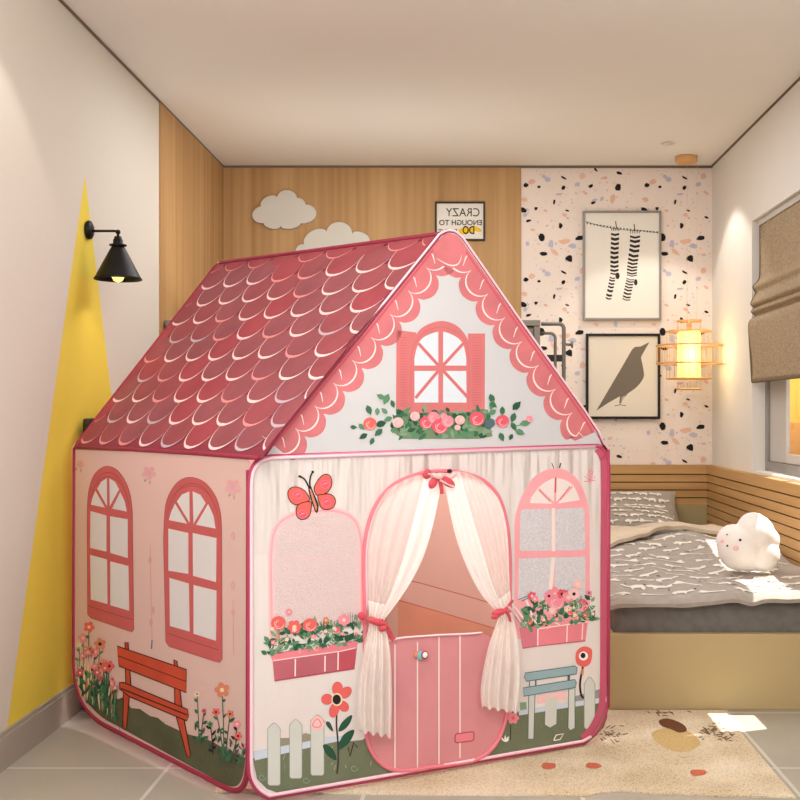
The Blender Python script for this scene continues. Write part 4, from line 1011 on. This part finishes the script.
# right arched window
zq = lambda q: zc(q, 420, 440, .25)
p = Print(PF, 1)
outer = [(378,800),(378,340)]+smooth([(382,300),(405,230),(450,155),(500,122),(545,114),(590,124),(635,165),(668,240),(678,310)], 6, False)+[(680,720)]
p.poly(zq(outer), M_wpk)
fan = [(440,252)]+smooth([(445,230),(480,185),(520,158),(545,152),(580,160),(615,185),(638,235)], 6, False)+[(640,240),(540,256)]
p.poly(zq(fan), pm('print_fan_pane', (236,220,218), .8))
for a in ((543,150),(475,195),(610,185)): p.line(zq([(540,258), a]), 2.2, M_wpk); 
p.line(zq([(543,150),(541,210)]), 1.6, M_wfr); p.line(zq([(475,200),(520,245)]), 1.5, M_wfr, taper=True); p.line(zq([(600,185),(560,238)]), 1.5, M_wfr, taper=True)
p.poly(zq(rounded([(402,278),(526,274),(526,442),(398,444)], 14)), M_meshg); p.poly(zq(rounded([(543,274),(658,270),(662,440),(542,442)], 14)), M_meshg)
p.poly(zq([(396,474),(526,470),(520,640),(392,640)]), M_meshg); p.poly(zq([(540,470),(662,466),(662,640),(536,640)]), M_meshg)
p.line(zq([(534,272),(534,445)]), 3.6, pm('print_mullion', (240,222,214), .8)); p.line(zq([(533,470),(522,600)]), 3.8, MATS['print_mullion'])
p.line(zq([(395,458),(665,455)]), 5.6, M_wpk); p.line(zq(outer[1:-1]), .6, M_wpk2)
p.line(zq([(527,92),(536,114)]), .8, M_pblk); p.line(zq([(563,92),(558,112)]), 1.1, M_pblk)
p.build('mesh_window', fp)
zx_ = lambda q: zc(q, 505, 570, .11875)
p = Print(PF, 3)
p.poly(zx_([(120,490),(270,470),(282,640),(148,662)]), pm('print_box_side', (214,120,136), .8)); p.poly(zx_([(268,470),(700,415),(676,598),(280,640)]), M_boxl)
p.poly(zx_([(262,470),(275,455),(722,390),(722,425),(690,438),(275,495)]), pm('print_box_rim', (238,146,152), .8)); p.line(zx_([(280,495),(695,436)]), 1.0, M_triml); p.line(zx_([(278,470),(275,640)]), 1.3, M_triml); p.line(zx_([(525,468),(520,606)]), 1.1, M_triml); p.line(zx_([(655,450),(648,585)]), 1.0, M_triml); p.line(zx_([(148,660),(282,640),(676,597)]), 1.0, M_box)
p.line(zx_([(180,255),(225,370),(270,470)]), 2.0, M_triml)
p.build('printed_flower_box', fp)
bouquet('printed_flowers', None, [(555,595,8,0,M_flow[1]),(556,602,8.5,1,M_flow[1]),(549,596,5,0,M_flow[1]),(562,594,5,0,M_flow[2]),(568,597,6,0,M_flow[1]),(574,594,6,0,M_flow[3]),(578,584,5,0,M_flow[3]),(532,596,4.5,0,M_flow[2]),(535,599,3.5,0,M_flow[1]),(583,602,3.2,1,M_flow[2]),(552,611,4,0,M_flow[3]),(568,609,4,0,M_flow[3]),(570,613,2.6,1,M_flow[0]),(589,593,3,0,M_flow[1])], 110, lambda q: ((u:=q.uniform(524,593)), 630-(u-524)*.16-q.uniform(0,1)**1.3*25), 52)
p = Print(PF, 3.6)
p.poly(zx_([(130,330),(180,300),(205,370),(235,520),(215,525),(180,455),(140,470),(160,400)]), M_green[1]); p.poly(zx_([(55,330),(110,380),(150,430),(120,440),(80,380)]), M_green[0]); p.line(zx_([(60,280),(150,400)]), 1.5, M_pwh); p.line(zx_([(110,250),(190,220),(195,235),(140,262)]), .6, M_pblk)
p.build('printed_leaves', fp)
p = Print(PF, 1)
for k in range(5):
    a = -2.5+k*.45; p.line([(590,481),(590+7*math.cos(a),481+8*math.sin(a))], 1.1, M_flow[1], taper=True)
p.line([(584.5,481.5),(595,480.5)], 1.0, M_flow[1]); flower(p, 591, 472, 2.4, M_flow[1], M_flow[3]); p.build('printed_emblem', fp)
# lawns
zl = lambda q: zc(q, 240, 600, .25)
door_edge = [(365,738),(370,752),(380,763),(394,769.5),(405,772)]
p = Print(PF, 1)
bl_ = [(420,773.5),(290,793.5),(278,793),(267,789),(257,779),(254,765)]
p.poly([(253,758),(262,756),(290,748),(312,746),(335,741),(352,741),(362,740)]+door_edge+bl_, M_grass)
p.poly([(253,756),(268,749),(280,738),(292,738),(306,733),(312,735),(312,746),(290,748),(262,757)], pm('print_hill_tan', (150,140,120), .8))
for k in range(40):
    u = RG.uniform(258,372); v = 785-(u-258)*.17-RG.uniform(0,26); p.line([(u,v),(u+RG.uniform(-2.5,2.5),v-RG.uniform(2,6))], .5, RG.choice((M_green[3],M_green[0],M_cream,M_grassd)), taper=True)
for (u, v) in ((354,768),(306,780),(262,777)): p.line([(u+4*math.cos(a)*(1-a/9), v+4*math.sin(a)*(1-a/9)) for a in [.6*j for j in range(12)]], .8, M_green[3])
p.build('printed_lawn', fp)
zrr = lambda q: zc(q, 420, 600, .25)
p = Print(PF, 1)
p.poly([(495,745),(503,730),(508,716),(513,711),(520,712)]+zrr([(430,455),(560,425),(640,410),(748,395),(748,470),(735,510),(700,545),(660,562),(540,588),(420,610),(240,642)])+[(478,761)], M_grass)
p.poly(zrr([(400,410),(425,408),(427,440),(400,442)]), M_green[3]); p.poly(zrr([(620,385),(690,365),(748,348),(748,392),(620,412)]), pm('print_hill_grey', (150,148,146), .8))
for k in range(34):
    u = RG.uniform(500,598); v = 748-(u-500)*.17-RG.uniform(0,26); p.line([(u,v),(u+RG.uniform(-2.5,2.5),v-RG.uniform(2,5))], .5, RG.choice((M_green[3],M_grassd,M_green[0])), taper=True)
for k in range(6): leaf(p, 505, 742, RG.uniform(5,8), 1.8, -RG.uniform(.2,2.8), M_pwh)
p.line(zrr([(535,560),(545,540),(575,535),(560,558),(535,562)]), 1, M_pwh)
p.line(zrr([(362,500),(362,560)]), .8, M_pblk); flower(p, 513, 718, 6, M_flow[1], M_flow[0], 6)
p.build('printed_lawn', fp)
def picket(p, u0, u1, v0, v1, hh=6, m=None):
    um = (u0+u1)/2
    p.outlined([(u0,v1-2),(u0,v0+hh)]+smooth([(u0,v0+hh),(u0+(um-u0)*.4,v0+hh*.45),(um,v0),(u1-(u1-um)*.4,v0+hh*.45),(u1,v0+hh)], 3, False)[1:]+[(u1,v1-2),(u1-1.5,v1),(u0+1.5,v1)], m or M_picket, M_pickd, .6)
p = Print(PF, 2)
p.poly(zl([(50,605),(130,592),(340,552),(420,540),(420,560),(330,578),(60,642)]), M_rail2)
for a in ((267.8,280.3,723,785.5),(289.6,302,719.5,778.5),(310.7,324,715,775.5)): picket(p, *a)
p.poly(zl(smooth([(283,500),(290,475),(310,462),(332,480),(336,505),(310,525)], 5)), M_flow[3]); p.line(zl(smooth([(290,500),(310,475),(325,500),(308,510)], 4)), .8, M_flow[0], True)
p.build('printed_fence', fp)
p = Print(PF, 3)
p.line(zl(smooth([(388,440),(386,500),(391,560),(393,640),(388,695)], 5, False)), 1.7, pm('print_stem', (70,50,48), .8))
for (pts) in ([(395,525),(405,495),(430,470),(448,462),(440,490),(420,515)], [(392,600),(400,565),(420,535),(455,520),(448,550),(425,580)], [(385,640),(350,620),(332,585),(345,580),(372,600)], [(372,525),(350,505),(345,488),(360,492)]):
    q = zl(smooth(pts, 4)); p.outlined(q, M_green[2], M_pblk, .4)
for (x, y, rx, ry, ro) in ((390,355,21,28,0),(424,370,19,26,.7),(414,425,19,24,2.4),(377,440,19,30,.3),(348,397,21,23,1.6)): p.outlined(zl(ell(x, y, rx, ry, ro)), M_flow[0], M_trimd, .4)
p.poly(zl(ell(388,398,22,26)), M_cream); p.poly(zl(ell(387,398,17,20)), M_pblk)
p.line(zl([(432,590),(440,625),(455,570),(470,590)]), 1.2, M_benchd)
p.build('printed_flower', fp)
p = Print(PF, 2)
p.poly(zrr([(470,385),(585,362),(585,395),(470,415)]), M_flow[3])
p.line(zrr([(395,452),(560,425),(748,398)]), 5, M_rail2)
p.poly(zrr([(503,392),(548,388),(545,495),(520,510),(500,498)]), M_picket)
picket(p, 584.2, 595, 677, 729, 7); p.build('printed_fence', fp)
p = Print(PF, 3)
for q in ([(435,380),(460,376),(455,555),(432,555)], [(595,358),(620,355),(620,512),(600,522),(592,510)]): p.outlined(zrr(q), M_picket, M_blued, .8)
for q in ([(436,322),(440,322),(440,352),(436,352)], [(460,318),(466,318),(466,348),(460,348)], [(590,298),(600,298),(600,330),(590,330)]): p.poly(zrr(q), M_blued)
for q in ([(420,292),(620,264),(628,270),(627,296),(425,325),(418,310)], [(412,352),(620,318),(625,330),(622,350),(415,385)]): p.outlined(zrr(q), M_blue, M_blued, .9)
p.build('printed_bench', fp)
p = Print(PF, 3)
p.line(zrr(smooth([(652,265),(645,300),(640,340),(645,380),(655,392)], 5, False)), 2.0, M_pblk); p.poly(zrr([(645,275),(655,275),(654,300),(644,298)]), M_orange)
p.poly(zrr(smooth([(622,225),(630,200),(655,186),(685,195),(688,225),(680,255),(655,268),(628,255)], 5)), M_flow[0]); p.poly(zrr(ell(654,224,18,18)), M_pwh); p.poly(zrr(ell(652,222,10,11)), M_pblk)
p.build('printed_flower', fp)
# --- piping tubes
def pipe(pl, px_pts, r, mat, name, off=0.0, n=10, closed=False):
    return MB().tube([pl.hit(u, v, off) for u, v in px_pts], r, n=n, closed=closed).build(name, mat, tent)
top_seam = [(262,457.5),(350,453.5),(450,450),(550,447.3),(602,445.5)]
pipe(PF, smooth([(250,480),(251,472),(255,464),(262,458.5),(275,457)], 4, False)[:0]+front_out, .0085, M_pipe, 'edge_piping', closed=True, off=-.004)
ci = front_out.index((596,445.8))
pipe(PF, [(u+(1.4 if u < 300 else -1.0), v-(1.4 if v > 700 else -1.0)) for u, v in [(592,738),(584,742.5)]+front_out[:ci+1]], .0046, M_pipel, 'edge_cord', off=.0035)
p = Print(PF, 4.5); p.line(smooth([(597,449),(602,457),(604,475),(603.5,600),(603,690),(599.5,712),(592,728),(582,738.5)], 6, False), 6.5, pm('binding_rose', (194,86,112), .6, .05, 10)); p.build('edge_binding', fp)
pipe(PF, top_seam, .0034, pm('seam_pink', (226,130,160), .6), 'waist_seam', off=.002)
pipe(PS, [(75,448)]+side_l+side_r+[(249,470)], .0080, M_piped, 'edge_piping', off=-.002)
pipe(PS, [(75,447.5),(130,449.5),(200,453.5),(258,458)], .0060, M_piped, 'eave_piping')
pipe(PF, [(264,456),(280,432.5),(360,335),(437,238.5)]+smooth([(440,235),(447,231.5),(455,232.5),(462,238)], 4, False)+[(520,322),(585,413),(597,432),(602,444)], .0062, M_pipe, 'gable_piping', off=-.004)
pipe(PF, [(262,456),(278,432),(358,335),(435.5,239)]+smooth([(439,234.5),(447,230.5),(455.5,231.5),(463,237.5)], 4, False)+[(521,321),(586,412),(598.5,431),(604,444)], .0032, M_pipel, 'gable_cord', off=.004)
pipe(PRp, [(76,447),(80,440)]+smooth([(208,276),(214,268),(222,263),(234,261.3)], 4, False)+[(440,234)], .0065, M_piped, 'roof_piping')
MB().tube([C+UP*.10, Ct], .006).build('corner_piping', M_pipe, tent)
hl = arch+smooth([(510,625),(509,690),(505,722),(495,745),(478,759),(455,764),(425,768),(405,771),(388,768),(375,757),(367,738),(365,700),(365,640)], 4, False)
pipe(PF, hl, .0058, M_boxl, 'door_piping', closed=True, off=.003)
pipe(PF, [(447+(u-447)*.975, 620+(v-620)*.98) for u, v in arch], .0022, M_pipel, 'door_cord', off=.007)
# --- half door
dn = [(367,640),(392,640),(405,637.5),(440,635),(465,634),(480,632.5),(490,636),(500,648),(510,656)]
dr_px = dn+smooth([(509,690),(505,722),(495,745),(478,759),(455,764)], 4, False)+smooth([(425,768),(405,771),(388,768),(375,757),(367,738),(365,700)], 4, False)
hd = panel(PF, [dr_px], 'half_door', M_door, tent, off=.0005)
p = Print(PF, 4)
for (u, v0, v1) in ((395,644,769),(417.5,642,768),(439,637,765.5),(460,635,758)): p.line([(u,v0),(u,v1)], 1.3, M_triml)
p.build('printed_planks', hd)
MB().tube([PF.hit(u, v, .004) for u, v in [(388,641)]+smooth([(394,639.5),(405,637.5),(440,635),(465,634),(482,632.5)], 5, False)], .0028).build('hem', pm('door_hem', (246,214,220), .6), hd)
def disc(u, v, r, mat, name, parent, off=.004, th=.004):
    c0 = PF.hit(u, v, off); ax = fd*r*2.75e-3; az = UP*r*2.75e-3
    return MB().ellipsoid(c0, ax, PF.n*th, az).build(name, mat, parent)
disc(417,655,3.8,M_orange,'button',hd); disc(421,655.5,4.6,M_teal,'button',hd,.007); disc(424.5,655,4.2,M_wfd,'button',hd,.010); disc(425,655,3.0,M_pwh,'button',hd,.0125)
p = Print(PF, 5)
p.outlined(rounded([(455,734),(474,731.5),(474,740.5),(455,743)], 3), M_boxl, M_wfd, .9); p.build('fabric_tab', hd)
# --- curtains
M_sheer = pm('sheer_voile', (250,246,242), .8, .02, 30, transl=.5, alpha=.66); M_dense = pm('gathered_voile', (250,248,244), .8, .02, 30, transl=.4, alpha=.96); M_low = pm('hanging_voile', (250,246,240), .8, .02, 30, transl=.35, alpha=.90)
def curtain(upL, upR, loL, loR, inner_right, name):
    def ev(poly, n_): 
        s = smooth(poly, 12, False); N = len(s)-1; return [(lambda x, i: (s[i][0]+(s[min(N, i+1)][0]-s[i][0])*(x-i), s[i][1]+(s[min(N, i+1)][1]-s[i][1])*(x-i)))(N*k/n_, int(N*k/n_)) for k in range(n_+1)]
    mb = MB(); NS, NT = 64, 48
    l, r = ev(upL, NT), ev(upR, NT); G = []
    for j in range(NT+1):
        t = j/NT; row = []
        for i in range(NS+1):
            s = i/NS; fr_ = 1-t
            u = l[j][0]*(1-s)+r[j][0]*s; v = l[j][1]*(1-s)+r[j][1]*s - 6.5*math.sin(math.pi*s)*fr_**4
            ph = s*math.pi*2*5+.8*math.sin(3*t)
            out = .012+.006*(1+math.cos(ph))*(.5+.5*t)+.010*math.sin(math.pi*s)*(1-abs(2*t-1))
            row.append(PF.hit(u, v, out))
        G.append(row)
    dense = lambda i, j: 1 if ((j/NS > .66) if inner_right else (j/NS < .40)) else 0
    dense2 = lambda i, j: 1 if (dense(i, j) or i/NT > .86) else 0
    mb.grid(G, mf=dense2)
    l, r = ev(loL, NT), ev(loR, NT); G2 = []
    for j in range(NT+1):
        t = j/NT; row = []
        for i in range(NS+1):
            s = i/NS; u = l[j][0]*(1-s)+r[j][0]*s; v = l[j][1]*(1-s)+r[j][1]*s
            ph = s*math.pi*2*4+1.2*math.sin(2.2*t)
            out = .014+(.004+.008*t)*(1+math.cos(ph))+.022*math.sin(math.pi*s)*min(1, t*3)
            vv = v + (2.0*math.cos(ph) if j == NT else 0)
            row.append(PF.hit(u, vv, out))
        G2.append(row)
    mb.grid(G2, mf=lambda i, j: 2)
    return mb.build(name, [M_sheer, M_dense, M_low], tent)
cL = curtain([(387,490),(374,513),(368,543),(367,580),(369,616)], [(443,475),(433,525),(422,560),(406,590),(384,620)], [(370,621),(364,648),(358,690),(358,731)], [(384,623),(390,650),(392,695),(391,737)], True, 'curtain')
cR = curtain([(443,475),(454,530),(466,565),(481,594),(499,614)], [(484,482),(499,500),(507,530),(509,570),(511,606)], [(499,617),(488,648),(481,685),(482,707)], [(512,612),(519,645),(521,685),(517,712)], False, 'curtain')
M_bow = pm('satin_bow_rose', (208,78,92), .5, .08, 20); M_bowl = pm('satin_bow_pale', (242,196,196), .5)
def px3(u, v, o=.02): return PF.hit(u, v, o)
PXM = 2.75e-3
def lobe(mb, u, v, rx, ry, ro, mi=0, o=.022, th=.007):
    c, s_ = math.cos(ro), math.sin(ro)
    mb.ellipsoid(px3(u, v, o), (fd*c-UP*s_)*rx*PXM, PF.n*th, (fd*s_+UP*c)*ry*PXM, mi)
def ribbon(mb, pts, w, mi=0, o=.020):
    P = smooth(pts, 5, False); rows = []
    for i, (u, v) in enumerate(P):
        a, b2 = P[max(0, i-1)], P[min(len(P)-1, i+1)]; dx, dy = b2[0]-a[0], b2[1]-a[1]; l = math.hypot(dx, dy) or 1
        rows.append([px3(u-dy/l*w*.5, v+dx/l*w*.5, o+.002*math.sin(i)), px3(u, v, o+.004), px3(u+dy/l*w*.5, v-dx/l*w*.5, o+.002*math.sin(i))])
    mb.grid(rows, mi)
mb = MB(); lobe(mb, 377, 622, 12, 3.6, .32, o=.030, th=.014); lobe(mb, 362, 616, 5, 4, .7, o=.022); lobe(mb, 383, 628, 5, 3.6, -.2, o=.036)
ribbon(mb, [(380,620),(386,626),(391,636),(394,640)], 5, 0, .018); mb.build('tie_ribbon', M_bow, cL)
mb = MB(); lobe(mb, 499, 612, 9, 3.4, -.1, o=.032, th=.014); lobe(mb, 496, 616, 6, 3, -.3, o=.036); ribbon(mb, [(505,610),(510,604),(513,600)], 3, 0, .026); ribbon(mb, [(505,610),(509,616),(510,622)], 3, 0, .026); ribbon(mb, [(507,606),(514,612),(521,622)], 2.4, 1, .026)
mb.build('tie_ribbon', [M_bow, M_bowl], cR)
mb = MB(); lobe(mb, 433, 483, 6.5, 4.6, -.9, 0, .026); lobe(mb, 427, 474, 4.6, 5.4, .5, 0, .024); lobe(mb, 448, 482, 9.5, 4.6, .55, 0, .027); lobe(mb, 452, 475.5, 6.5, 3.2, -.5, 1, .025); lobe(mb, 436, 476, 5.5, 2.6, .5, 1, .031); lobe(mb, 440, 476, 4, 3.4, 0, 1, .030)
ribbon(mb, [(439,478),(441,486),(442,494)], 4, 0, .026); ribbon(mb, [(440,480),(449,485),(455,487)], 2.0, 1, .034); ribbon(mb, [(428,474),(435,475),(440,477)], 1.6, 1, .031); lobe(mb, 449.5, 471, 2.6, 2.2, 0, 2, .028)
mb.build('bow', [M_bow, M_bowl, M_pblk], tent)
# ================================================================== CLOUD FACE (after body)
for nm, u, v, r, mt, Y in (('eye', 740.2, 540.0, 1.4, M_eye, CYc-.076), ('eye', 727.3, 545.8, 1.1, M_eye, CYc-.068), ('mouth', 727, 534.5, .8, M_eye, CYc-.064), ('cheek', 736, 548.2, 2.7, M_cheek, CYc-.076), ('cheek', 722.5, 541.0, 1.9, M_cheek, CYc-.050)): face(nm, u, v, r, mt, Y)
# ================================================================== LIGHT
def light(name, typ, loc, energy, color, **k):
    d = bpy.data.lights.new(name, typ); d.energy = energy; d.color = color
    for a, b2 in k.items(): setattr(d, a, b2)
    o = bpy.data.objects.new(name, d); COL.objects.link(o); o.location = loc; return o
def aim(o, tgt): o.rotation_euler = (Vector(tgt)-o.location).to_track_quat('-Z', 'Y').to_euler()
sun = light('sun', 'SUN', (4, 4, 6), 11.0, (1, .95, .86), angle=.008); sun.rotation_euler = Vector((-.46, -.16, -1)).to_track_quat('-Z', 'Y').to_euler()
a = light('tent_side_fill', 'AREA', (-.75, 1.1, CEIL-.25), 21, (1, .98, .96), shape='RECTANGLE', size=1.0, size_y=1.0); aim(a, (-1.0, 3.2, .45))  # added fill aimed at the tent's side, no fitting belongs to it
a = light('ceiling_fill', 'AREA', (0, 1.7, 1.72), 40, (1, .985, .965), shape='RECTANGLE', size=2.0, size_y=1.4); a.rotation_euler = (math.pi+.25, 0, 0)  # unseen upward fill, added to brighten the ceiling
a = light('rear_fill', 'AREA', (-.45, 5.12, 1.50), 3.2, (1, .975, .94), shape='RECTANGLE', size=1.4, size_y=.3); a.rotation_euler = (math.pi-.35, 0, 0)  # added fill for the rear wall and ceiling; no lamp stands on the cabinet
a = light('far_overhead_fill', 'AREA', (-.1, 4.6, CEIL-.02), 22, (1, .985, .965), shape='RECTANGLE', size=1.6, size_y=1.2)  # invented overhead fill for the back half of the room
for (x, y, e) in ((1.03, 5.58, 16), (-1.02, 3.05, 7), (0.1, 5.3, 8)):  # last beam is added fill, with no downlight above it
    s = light('downlight_and_fill_beam', 'SPOT', (x, y, CEIL-.012), e, (1, .93, .84), spot_size=math.radians(95), spot_blend=.25, shadow_soft_size=.02)
light('lantern_bulb', 'POINT', (pcx, PY-.13, pz(356)), 2.2, (1, .74, .36), shadow_soft_size=.06)
light('sconce_bulb', 'SPOT', (ex, LYs, zz(281)), 1.3, (1, .86, .64), spot_size=math.radians(110), spot_blend=.5, shadow_soft_size=.02)
light('tent_fill', 'POINT', ((A.x+C.x)/2, (A.y+C.y)/2, 1.15), 20, (1, .97, .94), shadow_soft_size=.10)  # added to brighten the tent interior, nothing hangs inside
w = bpy.data.worlds.new('World'); sc.world = w; w.use_nodes = True
bg = w.node_tree.nodes['Background']; bg.inputs[0].default_value = (1, .99, .98, 1); bg.inputs[1].default_value = 1.2
# ================================================================== CAMERA
cd = bpy.data.cameras.new('camera'); co = bpy.data.objects.new('camera', cd); COL.objects.link(co)
co.location = CAM; co.rotation_euler = (math.pi/2, 0, 0)
cd.sensor_width = 36; cd.lens = F/800*36; cd.shift_x = -65/800; cd.shift_y = 13/800; cd.clip_start = .05
sc.camera = co
vs = sc.view_settings; vs.view_transform = 'Standard'; vs.look = 'None'; vs.gamma = 1; vs.exposure = 0.1; vs.use_curve_mapping = False
